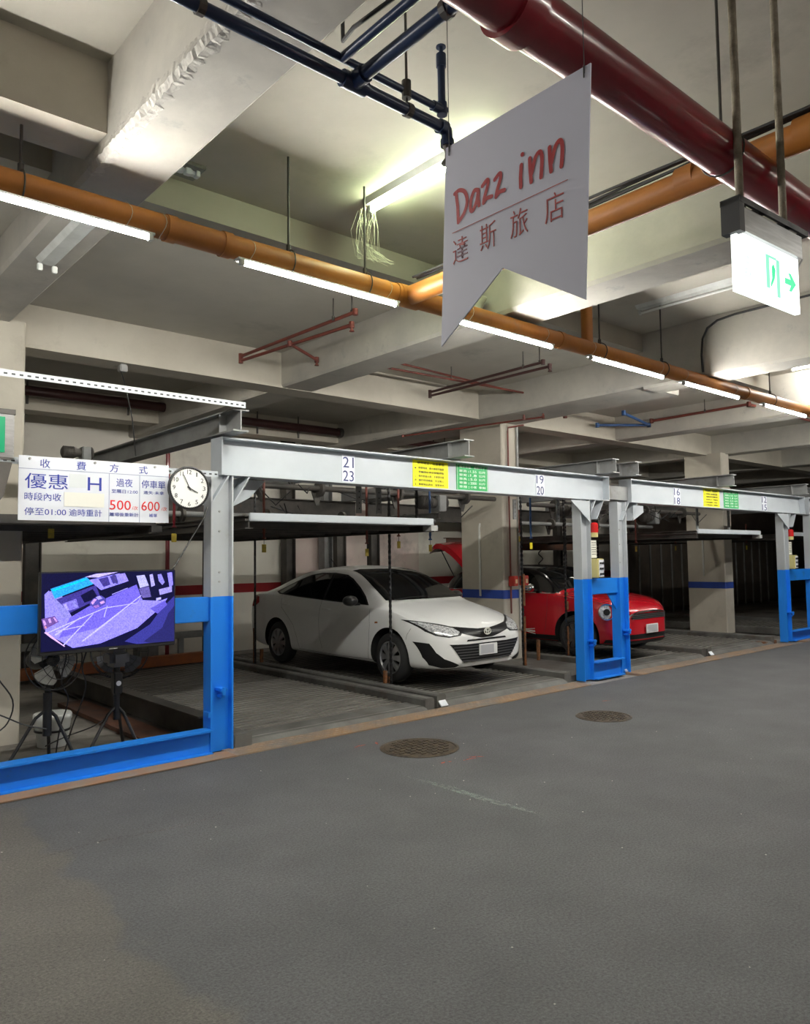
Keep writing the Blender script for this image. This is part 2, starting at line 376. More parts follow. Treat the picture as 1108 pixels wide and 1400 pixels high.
# ================================================================== PIPES AND LAMPS
def rod(mb, x, y, z0, z1, r=.008): mb.cyl((x, y, z0), (x, y, z1), r, n=8)
PY, PZ = 4.20, 3.55
t = thing('drain_pipe', 'long orange drain pipe running above the row of lit tubes', 'pipe', (0, PY, PZ))
MB().cyl((XB0+.1, PY, PZ), (27, PY, PZ), .072, n=24).build('pipe_run', orangep, t, True)
for x in (1.86, 2.22, 3.62, 5.55, 7.35, 9.2, 11.1): MB().cyl((x-.03, PY, PZ), (x+.03, PY, PZ), .079, n=24).build('coupling', orangep, t, True)
MB().cyl((3.62, PY, PZ), (3.82, PY, PZ), .082, n=24).build('tee_joint', orangep, t, True)
for x, zt in ((1.05, 4.27), (2.68, 4.27), (3.32, 4.27), (6.18, 4.27), (7.30, 4.27), (9.9, 4.27), (12.5, 4.27)):
    h = MB(); rod(h, x, PY, PZ+.08, zt); h.tube([(x, PY+.084*cos(a*pi/10), PZ+.084*sin(a*pi/10)) for a in range(21)], .005, 5)
    h.cyl((x, PY, PZ+.075), (x, PY, PZ+.12), .016, n=8); h.build('hanger_rod', dark, t)
MB().cyl((5.98, PY, PZ), (5.98, PY, 4.2), .055, n=18).build('riser', orangep, t, True)
wires = MB()
for x in (1.60, 1.80, 2.38, 3.50, 4.35, 5.3, 6.0, 7.2, 7.7, 8.85):
    wires.tube([(x + .01*sin(a), PY+.077*cos(a*pi/8), PZ+.077*sin(a*pi/8)) for a in range(17)], .0022, 4)
wires.build('tie_wire', mat('pale_wire', (.55, .5, .4), rough=.5), t)

lamp0 = None
lampspots = [(-.95, 'fluorescent tube beyond the first tube under the orange pipe'), (.50, 'lit fluorescent tube under the orange pipe, nearest the deep concrete beam'),
  (2.33, 'lit fluorescent tube under the orange pipe, above the fire sprinkler pipes and price board'), (4.12, 'lit fluorescent tube under the orange pipe, partly behind the hanging hotel banner'),
  (5.95, 'lit fluorescent tube under the orange pipe, first one past the banner'), (7.62, 'lit fluorescent tube under the orange pipe, second one past the banner'),
  (9.55, 'lit fluorescent tube under the orange pipe, third one past the banner'), (11.5, 'lit fluorescent tube under the orange pipe, fourth past the banner'), (13.4, 'lit fluorescent tube under the orange pipe, fifth past the banner'), (16, 'lit fluorescent tube at the far end of the orange pipe')]
for x, lab in lampspots:
    x -= .05
    if lamp0 is None:
        t = thing('tube_lamp', lab, 'lamp', (x, PY-.09, PZ-.12), 'fluorescent tubes under the orange pipe')
        LX, LY, LZ = x, PY-.09, PZ-.12
        MB().box(LX-.02, LX+1.28, LY-.012, LY+.05, LZ+.013, LZ+.026).build('batten', lampw, t)
        MB().cyl((LX+.02, LY, LZ-.004), (LX+1.24, LY, LZ-.004), .0145, n=14).build('tube', tube_on, t, True)
        for a in (LX-.01, LX+1.24): MB().rbox(a, a+.03, LY-.017, LY+.017, LZ-.022, LZ+.014, .004).build('end_cap', lampw, t)
        lamp0 = t
    else: dup(lamp0, (x, PY-.09, PZ-.12), lab)

# branch orange pipe across the aisle with black cables on it
t = thing('branch_pipe', 'orange pipe crossing the aisle overhead, joined to the long drain pipe', 'pipe', (3.72, 0, PZ))
MB().cyl((3.72, -5.8, PZ+.02), (3.72, PY, PZ), .070, n=24).build('pipe_run', orangep, t, True)
for y in (.55, 1.35, 1.95, 3.6): MB().cyl((3.72, y-.05, PZ+.02), (3.72, y+.05, PZ+.018), .077, n=24).build('coupling', orangep, t, True)
h = MB(); rod(h, 3.73, 1.05, PZ+.08, 4.27); h.cyl((3.73, 1.05, PZ+.08), (3.73, 1.05, PZ+.13), .02, n=8); h.build('hanger_rod', dark, t)
o = MB()
for i in range(4):
    o.tube([(3.66 + .03*i + .012*sin(y*2+i), y, PZ+.106 + .005*sin(y*3+i*2) + (.022 if i == 3 else 0)) for y in [v*.12-3 for v in range(0, 60)]], .009, 6)
tag(o.build('cable_bundle', blackg, smooth=True), 'bundle of black cables lying along the orange aisle pipe', 'cables', kind='stuff')
o = MB(); o.tube([(3.78, 1.0, PZ+.09), (3.84, .93, 3.45), (3.92, .86, 3.33), (3.98, .78, 3.30), (4.0, .72, 3.38), (3.95, .70, 3.50), (3.9, .68, 3.62)], .008, 6)
o.tube([(3.86, 1.15, 3.62), (3.9, 1.02, 3.42), (3.96, .88, 3.30), (4.05, .78, 3.22), (4.2, .6, 3.2)], .006, 6)
tag(o.build('hanging_cable', blackg, smooth=True), 'black cable drooping from the orange pipe behind the exit sign poles', 'cable')

# dark red pipe
RY, RZ = 1.5, 3.33
t = thing('fire_main_pipe', 'thick glossy dark red pipe running overhead above the exit sign', 'pipe', (0, RY, RZ))
MB().cyl((XB0+.1, RY, RZ), (26, RY, RZ), .092, n=32).build('pipe_run', redpipe, t, True)
for x in (1.80, 6.6): MB().cyl((x-.05, RY, RZ), (x+.05, RY, RZ), .108, n=32).build('coupling', redpipe, t, True)
for x in (3.16, 5.6, 8.2):
    h = MB(); rod(h, x, RY, RZ+.10, 4.27, .007); h.tube([(x, RY+.098*cos(a*pi/10), RZ+.098*sin(a*pi/10)) for a in range(21)], .004, 5)
    h.cyl((x, RY, RZ+.09), (x, RY, RZ+.12), .014, n=8); h.build('hanger_rod', dark, t)
o = MB(); o.tube([(x, RY+.02*sin(x*3), RZ+.099+.003*sin(x*7)) for x in [v*.2 - 2 for v in range(60)]], .004, 5)
tag(o.build('thin_cable', blackg), 'thin black cable tied along the top of the dark red pipe', 'cable')

# navy pipes overhead
BX, BY = 2.42, 2.46
t = thing('sprinkler_main', 'navy blue sprinkler pipe overhead with elbow and tee beside the banner', 'pipe', (0, BY, 3.595))
MB().cyl((XB0+.1, BY, 3.595), (BX, BY, 3.595), .025, n=14).build('pipe_run', navy, t, True)
MB().cyl((1.895, -5.8, 3.600), (1.895, BY, 3.600), .030, n=14).build('cross_pipe', navy, t, True)
e = MB(); e.cyl((1.895-.06, BY, 3.595), (1.895+.06, BY, 3.595), .036, n=14); e.cyl((1.895, BY-.08, 3.600), (1.895, BY, 3.600), .038, n=14); e.build('tee_joint', navy, t, True)
e = MB(); e.cyl((BX-.03, BY, 3.595), (BX+.01, BY, 3.595), .034, n=12); e.tube([(BX, BY, 3.600), (BX+.018, BY, 3.590), (BX+.022, BY, 3.555), (BX+.022, BY, 3.525)], .027, 12)
e.cyl((BX+.022, BY, 3.545), (BX+.022, BY, 3.515), .033, n=12); e.build('elbow_joint', navy, t, True)
e = MB(); c = (BX+.022, BY, 3.455); e.lathe(c, (0,0,1), [(-.028, .010), (-.024, .030), (-.018, .031), (0, .013), (.03, .012), (.055, .022), (.06, .022)], 14); e.build('sprinkler_head', dark, t, True)
t = thing('thin_sprinkler_pipe', 'thinner navy pipe above the sprinkler main, turning up beside the banner', 'pipe', (0, BY, 3.695))
MB().cyl((XB0+.1, BY+.02, 3.695), (BX+.01, BY+.02, 3.695), .017, n=12).build('pipe_run', navy, t, True)
MB().cyl((1.85, -5.8, 3.715), (1.85, BY+.02, 3.695), .020, n=12).build('cross_pipe', navy, t, True)
e = MB(); e.cyl((BX+.01, BY+.02, 3.685), (BX+.01, BY+.02, 3.955), .018, n=12); e.cyl((BX+.01, BY+.02, 3.905), (BX+.01, BY+.02, 3.965), .024, n=12)
e.cyl((BX+.01, BY+.02, 3.965), (BX+.01, BY+.02, 4.005), .010, n=8); e.cyl((BX+.01, BY+.02, 4.000), (BX+.01, BY+.02, 4.005), .024, n=12); e.build('upright_head', navy, t, True)
e = MB(); e.cyl((BX-.05, BY+.02, 3.695), (BX+.03, BY+.02, 3.695), .024, n=12); e.cyl((BX+.01, BY+.02, 3.670), (BX+.01, BY+.02, 3.730), .025, n=12); e.build('elbow_joint', navy, t, True)
for x, y in ((2.20, BY), (1.895, 1.9), (1.2, BY)):
    h = MB(); rod(h, x, y+.01, 3.615, 4.27, .006); h.cyl((x-.014, y, 3.595), (x+.014, y, 3.595), .032, n=12) if y == BY else h.cyl((x, y-.014, 3.600), (x, y+.014, 3.600), .036, n=12)
    h.cyl((x, y+.01, 3.655), (x, y+.01, 3.735), .022, n=10); h.build('hanger_clamp', dark, t)
o = MB(); o.tube([(1.84, BY, 4.26), (1.84, BY, 3.855), (1.84, BY, 3.755), (1.82, BY-.1, 3.750), (1.84, BY-.4, 3.745), (1.84, BY-.9, 3.755)], .009, 6)
tag(o.build('looped_cable', blackg, smooth=True), 'black cable looping down from the ceiling onto the navy pipes', 'cable')

# ceiling-mounted lamps along Y
def yfix(x, y0, y1, lit, label, twin=False, z=4.27):
    t = thing('ceiling_tube_lamp', label, 'lamp', (x, y0, z))
    MB().prism([(x-.075, z), (x-.045, z-.035), (x+.045, z-.035), (x+.075, z)], 'y', y0, y1).build('reflector', lampw, t)
    xs = (x-.05, x+.05) if twin else (x,)
    for q in xs:
        if lit: MB().cyl((q, y0+.03, z-.075), (q, y1-.03, z-.075), .0145, n=14).build('tube', lit, t, True)
        for a in (y0, y1-.03): MB().rbox(q-.018, q+.018, a, a+.03, z-.09, z-.04, .005).build('lamp_holder', lampw, t)
    return t
yfix(3.50, 3.05, 4.36, tube_green, 'lit greenish ceiling tube lamp draped in cobwebs beside the banner')
f = yfix(7.25, 3.2, 4.42, None, 'unlit ceiling tube lamp with bare reflector behind the exit sign')
MB().cyl((7.25, 3.23, 4.195), (7.25, 4.39, 4.195), .0145, n=12).build('dead_tube', mat('dead_tube_glass', (.7, .72, .7), rough=.25), f, True)
yfix(11.2, 3.1, 4.45, tube_on, 'lit ceiling tube lamp beyond the wide beam past the exit sign')
yfix(1.62, 4.66, 5.75, None, 'unlit twin tube fitting with two bare white lamp holders under the deep beam', True, 3.78)
for i, x in enumerate((-1.0, 3.1, 6.1, 9.6, 13.0)):  # fill lights added out of sight to brighten the back wall and bays
    t = thing('bay_fill_light', 'added unseen hooded fill light behind the cross beam over the bays, %s along it' % ('first', 'second', 'third', 'fourth', 'fifth')[i], 'lamp', (x, 8.12, 3.7))
    MB().cyl((x+.02, 8.12, 3.71), (x+1.22, 8.12, 3.71), .0145, n=12).build('tube', emit('fill_tube_glow', (1., .95, .85), TUBE*.28), t, True)
    MB().prism([(8.03, 3.70), (8.05, 3.78), (8.20, 3.78), (8.28, 3.72), (8.285, 3.73), (8.21, 3.80), (8.03, 3.80)], 'x', x, x+1.24).build('hood', lampw, t)  # keeps the added fill off the rear ceiling
for x, y in ((-2.0, -1.9), (1.0, -2.6), (4.6, -2.6), (8, -2.6), (12, -2.6)):
    yfix(x, y, y+1.25, tube_on, 'ceiling tube lamp over the open aisle outside the view, %s in its row' % {-2.0: 'first', 1.0: 'second', 4.6: 'third', 8: 'fourth', 12: 'fifth'}[x])
w = MB()
for i in range(26):
    a = random.uniform(0, 6.28); x = 3.5 + random.uniform(-.07, .07); y = 4.38 + random.uniform(-.04, .05)
    w.tube([(x, y, 4.21), (x+.04*cos(a), y+.03+.05*sin(a), 4.08), (x+.06*cos(a)+.05, y+.08, 3.96 - random.uniform(0, .09)), (x+.09*cos(a)+.08+.1*random.random(), y+.02, 3.90 - random.uniform(0, .06))], .0022, 3)
tag(w.build('cobweb', cobweb), 'dusty cobweb dangling from the end of the greenish ceiling lamp', 'cobweb', kind='stuff')
# small ceiling things
t = thing('junction_box', 'broken ceiling junction plate with pale remains near the orange pipe', 'box', (2.18, 4.78, 4.27))
MB().box(2.10, 2.32, 4.66, 4.86, 4.245, 4.27).build('plate', greys, t)
e = MB()
for i in range(7): e.rbox(2.12+.025*i, 2.15+.025*i+.01*(i % 2), 4.70+.01*(i % 3), 4.75+.01*(i % 3), 4.205+.008*(i % 3), 4.245, .004)
e.build('connector', signw, t)
t = thing('ceiling_speaker', 'round brown ceiling fitting with pale hub seen under the banner notch', 'ceiling fitting', (5.85, 4.71, 4.27))
MB().lathe((5.85, 4.71, 4.27), (0,0,-1), [(0, .12), (.03, .125), (.05, .10), (.06, .04)], 28).build('dish', mat('brown_dish', (.18, .12, .07), rough=.5), t, True)
MB().lathe((5.85, 4.71, 4.21), (0,0,-1), [(0, .05), (.02, .045), (.05, .02), (.09, .018)], 16).build('hub', mat('pale_hub', (.62, .55, .42), rough=.4), t, True)
HX, HY = 4.67, 4.38
t = thing('siren_horn', 'pale flared horn fitting between the banner and the orange pipe', 'horn', (HX, HY, 3.80))
MB().lathe((HX, HY, 3.79), (0,0,-1), [(0, .085), (.012, .085), (.05, .06), (.10, .042), (.19, .040), (.20, .036)], 24).build('horn', mat('cream_horn', (.60, .62, .50), rough=.5), t, True)
e = MB(); rod(e, HX, HY, 3.78, 4.27, .012); e.build('stem', galv, t)
t = thing('smoke_detector', 'round white smoke detector on the ceiling past the orange pipe', 'detector', (12.0, 5.12, 4.05))
MB().lathe((12.25, 5.15, 4.05), (0,0,-1), [(0, .15), (.04, .16), (.07, .13), (.08, .04)], 28).build('housing', mat('cream_detector', (.70, .68, .58), rough=.5), t, True)

# ================================================================== SPRINKLER PIPES OVER THE BAYS
def sprinkler_set(name, label, runs, heads, rods_, m, r=.017):
    t = thing(name, label, 'pipe', runs[0][0])
    for a, b in runs:
        MB().cyl(a, b, r, n=10).build('pipe_run', m, t, True)
        e = MB()
        for p in (a, b): e.cyl((p[0], p[1], p[2]-r*1.7), (p[0], p[1], p[2]+r*1.7), r*1.5, n=10)
        e.build('joint', m, t, True)
    for p in heads:
        e = MB(); e.cyl(p, (p[0], p[1], p[2]-.05), r*.8, n=8); e.lathe((p[0], p[1], p[2]-.05), (0,0,-1), [(0, r), (.01, r*1.5), (.014, r*1.5)], 10); e.build('sprinkler_head', m, t, True)
    for p in rods_:
        e = MB(); rod(e, p[0], p[1], p[2], p[3], .006); e.cyl((p[0], p[1], p[2]-.01), (p[0], p[1], p[2]+.03), .015, n=8); e.build('hanger_rod', dark, t)
    return t
sprinkler_set('sprinkler_branch', 'reddish brown pair of sprinkler pipes between the price board and orange pipe',
  [((4.13, 7.45, 3.85), (4.19, 5.45, 3.85)), ((4.13, 7.45, 3.80), (4.30, 5.65, 3.80)), ((4.19, 6.55, 3.80), (4.72, 6.84, 3.78))], [(4.30, 5.65, 3.80), (4.72, 6.84, 3.78)], [(4.19, 5.50, 3.85, 4.05), (4.16, 5.75, 3.85, 4.05)], redbrown)
sprinkler_set('sprinkler_branch', 'long red-brown pipe frame crossing the bay beside the concrete column',
  [((5.45, 6.95, 3.88), (8.60, 6.82, 3.88)), ((5.55, 6.80, 3.93), (8.45, 7.05, 3.93)), ((8.60, 6.82, 3.88), (8.60, 6.82, 3.58)), ((8.60, 6.82, 3.58), (8.10, 9.30, 3.58)), ((8.45, 7.05, 3.93), (8.45, 7.05, 3.58))], [], [(5.85, 6.93, 3.88, 4.05), (6.85, 6.9, 3.88, 4.05)], redbrown, .014)
sprinkler_set('sprinkler_branch', 'dark crossing pipes hung below the bay ceiling beside the column',
  [((7.08, 7.55, 3.86), (7.02, 5.55, 3.86)), ((7.08, 7.55, 3.81), (7.08, 5.50, 3.81))], [(7.08, 5.50, 3.81)], [(7.02, 5.6, 3.86, 4.05), (7.02, 5.85, 3.86, 4.05)], mat('dark_maroon_pipe', (.07, .03, .028), rough=.5))
sprinkler_set('sprinkler_branch', 'blue and black sprinkler pipes under the third bay ceiling',
  [((9.60, 7.50, 3.85), (9.70, 5.47, 3.85)), ((10.3, 6.6, 3.80), (11.60, 6.95, 3.80)), ((10.9, 7.5, 3.80), (11.6, 6.95, 3.80))], [(9.70, 5.47, 3.85)], [(9.65, 6.6, 3.85, 4.05)], bluepipe, .022)
sprinkler_set('sprinkler_branch', 'brown pipe with red valve running out past the third bay',
  [((11.6, 6.9, 3.86), (11.5, 5.2, 3.86)), ((11.5, 5.2, 3.86), (16.0, 5.2, 3.86)), ((9.1, 7.1, 3.80), (9.75, 7.3, 3.80))], [], [(11.5, 5.9, 3.86, 4.05), (13, 5.2, 3.86, 4.05)], redbrown, .022)
for i, (x0, x1, y, z, lab) in enumerate(((1.98, 5.15, 11.0, 3.92, 'thick dark pipe end near the back wall above the price board'), (5.5, 8.1, 11.0, 3.86, 'thick dark red pipe end near the back wall above the 21 23 beam'), (9.3, 11.4, 10.8, 3.8, 'dark pipe near the back wall above the 19 20 plate'))):
    t = thing('rear_pipe', lab, 'pipe', (x0, y, z))
    MB().cyl((x0, y, z), (x1, y, z), .07, n=14).build('pipe_run', mat('dark_maroon_pipe2', (.06, .02, .02), rough=.4), t, True)
    MB().cyl((x1-.06, y, z), (x1+.02, y, z), .085, n=14).build('end_cap', dark, t, True)
    for x in (x0+.9, x1-.9): e = MB(); rod(e, x, y, z, 4.05, .012); e.cyl((x, y, z-.18), (x, y, z), .018, n=8); e.build('hanger_rod', dark, t)
o = MB(); o.tube([(9.0, 7.66, 0.5), (9.0, 7.66, 3.6)], .02, 8); tag(o.build('grey_conduit', galv, smooth=True), 'grey conduit running up the front edge of the concrete column', 'conduit')
o = MB(); o.tube([(8.78, 7.65, .75), (8.78, 7.65, 3.50), (8.78, 7.64, 3.56), (8.98, 7.5, 3.60)], .013, 8); tag(o.build('brown_conduit', redbrown, smooth=True), 'thin brown conduit running up the front of the concrete column', 'conduit')
o = MB(); o.tube([(8.64, 8.15, 1.0), (8.64, 8.15, 2.05), (8.66, 8.15, 2.12)], .016, 8); tag(o.build('white_conduit', mat('white_conduit', (.66, .67, .64), rough=.5), smooth=True), 'short white conduit on the side of the concrete column', 'conduit')
for x, lab in ((8.79, 'red alarm box on the column front, over the brown conduit'), (9.03, 'red alarm box on the column front, over the grey conduit')):
    t = thing('alarm_box', lab, 'box', (x, 7.66, 1.15)); MB().rbox(x-.05, x+.05, 7.55, 7.665, 1.16, 1.31, .008).build('housing', mat('red_box_enamel', (.42, .03, .02), (.3, .03, .02), 9, .5), t)
    MB().box(x-.02, x+.02, 7.545, 7.552, 1.20, 1.26).build('switch', mat('pale_switch', (.6, .5, .3), rough=.5), t)
o = MB(); o.tube([(15.38, 7.45, .1), (15.38, 7.45, 3.6)], .03, 8); tag(o.build('tan_conduit', mat('tan_conduit', (.50, .36, .17), rough=.5), smooth=True), 'tan conduit running up the side of the far concrete column', 'conduit')
o = MB(); o.tube([(15.0, 7.85, 1.15), (15.0, 7.85, 2.1)], .02, 8); tag(o.build('white_conduit', MATS['white_conduit'], smooth=True), 'short white conduit on the side of the far concrete column', 'conduit')
o = MB(); o.tube([(8.16, 1.2, 4.22), (8.16, 3.8, 4.22), (8.16, 4.0, 4.20), (8.16, 4.12, 4.14), (8.16, 4.18, 4.03), (8.16, 4.20, 3.85), (8.16, 4.19, 3.65)], .013, 8)
tag(o.build('black_conduit', blackg, smooth=True), 'black conduit bending down the wide beam past the exit sign', 'conduit')

# ================================================================== PARKING MACHINE FRAMES
FY = 5.92          # front face of the machine frames
def post(t, x, y=FY, z1=2.33, m=None, w=.21, d=.135, z0=0):
    """H section, flanges left and right, web across"""
    p = MB(); q = .016
    p.box(x-w/2, x-w/2+q, y, y+d, z0, z1).box(x+w/2-q, x+w/2, y, y+d, z0, z1).box(x-w/2+q, x+w/2-q, y+d*.42, y+d*.42+.012, z0, z1)
    o = p.build('post', m or white_post, t)
    return o
def frame_beam(t, x0, x1, y=FY, z0=2.33, z1=2.66, m=None):
    b = MB(); b.ibeam((x0, y+.09, (z0+z1)/2), (x1, y+.09, (z0+z1)/2), z1-z0, .20, .014)
    b.build('front_beam', m or whitep, t)
    for x in (x0-.006, x1-.006): MB().box(x, x+.012, y-.01, y+.19, z0, z1).build('end_plate', whitep, t)
def gusset(t, x, sgn, z=2.33, y=FY):
    """slanted bracket plates between post and beam"""
    g = MB()
    for yy in (y+.005, y+.17): g.prism([(x, z), (x+sgn*.20, z), (x+sgn*.20, z-.03), (x, z-.26)], 'y', yy, yy+.012)
    o = g.build('gusset_plate', whitep, t)
def slant(t, x, sgn):
    g = MB(); g.add([(x+sgn*.03, FY, 2.08), (x+sgn*.03, FY+.2, 2.08), (x+sgn*.19, FY+.2, 2.33), (x+sgn*.19, FY, 2.33), (x+sgn*.045, FY, 2.08), (x+sgn*.045, FY+.2, 2.08), (x+sgn*.205, FY+.2, 2.33), (x+sgn*.205, FY, 2.33)],
      [(0,1,2,3),(7,6,5,4),(0,4,5,1),(2,6,7,3),(0,3,7,4),(1,5,6,2)]); g.build('brace_plate', whitep, t)
def rail(t, x0, x1, z0=1.09, z1=1.295, y=FY):
    r = MB(); r.rbox(x0, x1, y+.03, y+.15, z0, z1, .006); r.build('guard_rail', bluep, t)
def sill(t, x0, x1, h=.20, y=FY-.05):
    r = MB(); r.ibeam((x0, y+.07, h/2+.004), (x1, y+.07, h/2+.004), h, .14, .014); r.build('sill_beam', bluep, t)
def bolt_row(t, pts):
    b = MB()
    for p in pts: b.cyl(p, (p[0], p[1]-.010, p[2]), .009, n=6)
    b.build('bolt', galv, t)
def latch(t, x, z):
    l = MB(); l.rbox(x-.03, x+.03, FY-.05, FY+.06, z-.012, z+.012, .003); l.cyl((x, FY-.04, z-.045), (x, FY-.04, z+.02), .016, n=8); l.rbox(x-.02, x+.02, FY-.03, FY+.05, z-.07, z-.045, .003)
    l.build('latch_bracket', bluep, t)
SIDE_Z0, SIDE_Z1 = 2.675, 2.86
def side_beams(t, xs, y0=5.66, y1=11.7):
    for x in xs:
        s = MB(); s.ibeam((x, y0, (SIDE_Z0+SIDE_Z1)/2), (x, y1, (SIDE_Z0+SIDE_Z1)/2), SIDE_Z1-SIDE_Z0, .15, .012); o = s.build('side_beam', greys, t)
        for yy in (y0+.25,): MB().box(x-.07, x+.07, yy, yy+.01, SIDE_Z0+.01, SIDE_Z1-.01).build('stiffener', greys, o)
def rear_part(t, x0, x1, xs, cross=True):
    b = MB(); b.ibeam((x0, 11.5, 2.5), (x1, 11.5, 2.5), .33, .2, .014); b.build('rear_beam', dark, t)
    if cross: b = MB(); b.ibeam((x0+1.5, 10.9, 1.86), (x1, 10.9, 1.86), .26, .16, .014); b.build('cross_beam', brownr, t)
    for x in xs: post(t, x, 11.4, 2.33, dark)

nink = mat('navy_number_ink', (.02, .03, .14), rough=.5)
def number_plate(t, a, b, x, w=.155):
    p = MB().box(x, x+w, FY+.078, FY+.084, 2.345, 2.62); o = p.build('number_plate', signw, t)
    text(a, x+.012, FY+.077, 2.495, .105, w-.024, nink, o, 'number'); text(b, x+.012, FY+.077, 2.36, .105, w-.024, nink, o, 'number')
def notice(t, x0, x1, x2, x3):
    Y = FY+.078
    o = MB().box(x0, x1, Y, Y+.006, 2.345, 2.64).build('yellow_notice', yellow, t)
    W = x1-x0; text('使用規定．注意事項', x0+.12*W, Y-.001, 2.597, .030, W*.76, inkdark, o)
    for i, (n, s) in enumerate((('一', '停車時請．熄火後拉手煞車'), ('二', '車輛請依車位號碼停放'), ('三', '車內禁留人員．下車請注意'), ('四', '操作時請確認．安全無人'), ('五', '貴重物品請勿．留置車內'))):
        z = 2.548 - i*.044
        text(n, x0+.05*W, Y-.001, z, .020 if i > 2 else .014, .035*W, inkdark, o); text(s, x0+.15*W, Y-.001, z, .024, W*.72, inkdark, o)
    o = MB().box(x2, x3, Y, Y+.006, 2.345, 2.64).build('green_notice', green, t); W = x3-x2
    text('限停車種．車輛尺寸', x2+.10*W, Y-.001, 2.600, .026, W*.8, whitei, o)
    for i, (a, b, c) in enumerate((('車高', '1.55', '公尺'), ('車寬', '1.8', '公尺'), ('車長', '5.0', '公尺'), ('車重', '2000', '公斤'), ('車種', '小客', '車輛'))):
        z = 2.553 - i*.044
        for s, u, v in ((a, .08, .24), ('：', .36, .04), (b, .43, .2), (c, .70, .22)): text(s, x2+u*W, Y-.001, z, .028 if s != '：' else .018, v*W, whitei, o)
    e = MB(); Yb = Y-.0005
    for (p, q, r_, s_) in ((x2+.02*W, x3-.02*W, 2.349, 2.351), (x2+.02*W, x3-.02*W, 2.634, 2.636), (x2+.02*W, x2+.027*W, 2.349, 2.636), (x3-.027*W, x3-.02*W, 2.349, 2.636)): e.box(p, q, Yb, Yb+.001, r_, s_)
    e.build('border_line', whitei, o)

# frame with the 21 23 and 19 20 plates
t = thing('parking_lift_frame', 'white and blue steel lift frame with the 21 23 and 19 20 plates', 'lift frame', (3.1, FY, 0)); LIFT1 = t
post(t, 3.105); post(t, 8.285)
frame_beam(t, 3.10, 8.82)
slant(t, 2.97, 1); slant(t, 3.17, 1); slant(t, 8.32, 1); slant(t, 8.50, 1)
g = MB(); g.prism([(3.22, 2.32), (3.62, 2.32), (3.46, 2.16), (3.24, 2.05)], 'y', FY+.16, FY+.172); g.build('haunch_plate', whitep, t)
g = MB(); g.prism([(7.95, 2.31), (8.38, 2.31), (8.38, 2.02)], 'y', FY-.02, FY-.008); g.box(8.36, 8.376, FY-.02, FY+.15, 2.02, 2.31); g.build('haunch_plate', whitep, t)
side_beams(t, (3.14, 5.87, 8.62)); rear_part(t, 2.6, 8.8, (3.1, 5.8, 8.4), False)
number_plate(t, '21', '23', 4.43); number_plate(t, '19', '20', 7.39, .16); notice(t, 5.36, 5.88, 6.01, 6.52)
bolt_row(t, [(3.105, FY+.056, z) for z in (1.50, 1.42, 1.85, 2.02)]); latch(t, 3.10, .52)
latch(t, 8.36, .50)
# frame with the 16 18 plates
t = thing('parking_lift_frame', 'white and blue steel lift frame with the 16 18 plates', 'lift frame', (9.0, FY, 0)); LIFT2 = t
post(t, 9.12); post(t, 14.37)
frame_beam(t, 9.36, 15.25)
MB().box(8.83, 9.36, FY+.05, FY+.17, 2.36, 2.55).build('beam_stub', greys, t)
slant(t, 9.10, 1); slant(t, 9.32, 1); slant(t, 14.42, 1); slant(t, 14.66, 1)
g = MB(); g.prism([(9.40, 2.29), (9.66, 2.29), (9.66, 2.20), (9.40, 2.08)], 'y', FY+.0, FY+.012); g.build('haunch_plate', whitep, t); g = MB(); g.prism([(14.0, 2.31), (14.48, 2.31), (14.48, 2.03)], 'y', FY-.02, FY-.008); g.build('haunch_plate', whitep, t)
side_beams(t, (9.15, 11.9, 14.75)); rear_part(t, 9.1, 15.2, (9.2, 12.0, 14.9))
number_plate(t, '16', '18', 10.64, .19); number_plate(t, '12', '15', 13.62, .20); notice(t, 11.55, 12.07, 12.22, 12.74)
rail(t, 8.39, 9.02); sill(t, 8.39, 9.02, .22)
g = MB(); g.prism([(9.02, 1.10), (8.80, 1.10), (9.02, .86)], 'y', FY+.06, FY+.075); g.build('corner_plate', bluep, t)
latch(t, 9.16, .58); latch(t, 14.44, .52)
bolt_row(t, [(9.12, FY+.056, z) for z in (1.5, 1.75, 1.95)])
# frame carrying the price board
t = thing('parking_lift_frame', 'blue guard rail and sill frame under the price board', 'lift frame', (1.0, FY, 0)); LIFT0 = t
post(t, -2.9); rail(t, -2.9, 3.0); sill(t, -2.9, 3.0)
b = MB(); b.ibeam((-2.9, FY+.09, 2.5), (0.4, FY+.09, 2.5), .33, .2, .014); b.build('front_beam', whitep, t)
b = MB(); b.box(3.0-.02, 3.0, FY+.0, FY+.09, .30, .34); b.build('lug', bluep, t)
# frame beyond
t = thing('parking_lift_frame', 'farthest lift frame with blue rail past the 16 18 frame', 'lift frame', (15.2, FY, 0))
post(t, 15.6); post(t, 20.6); frame_beam(t, 15.45, 20.8); rail(t, 14.48, 15.6); sill(t, 14.48, 15.6, .18); side_beams(t, (15.7, 18.2, 20.5))

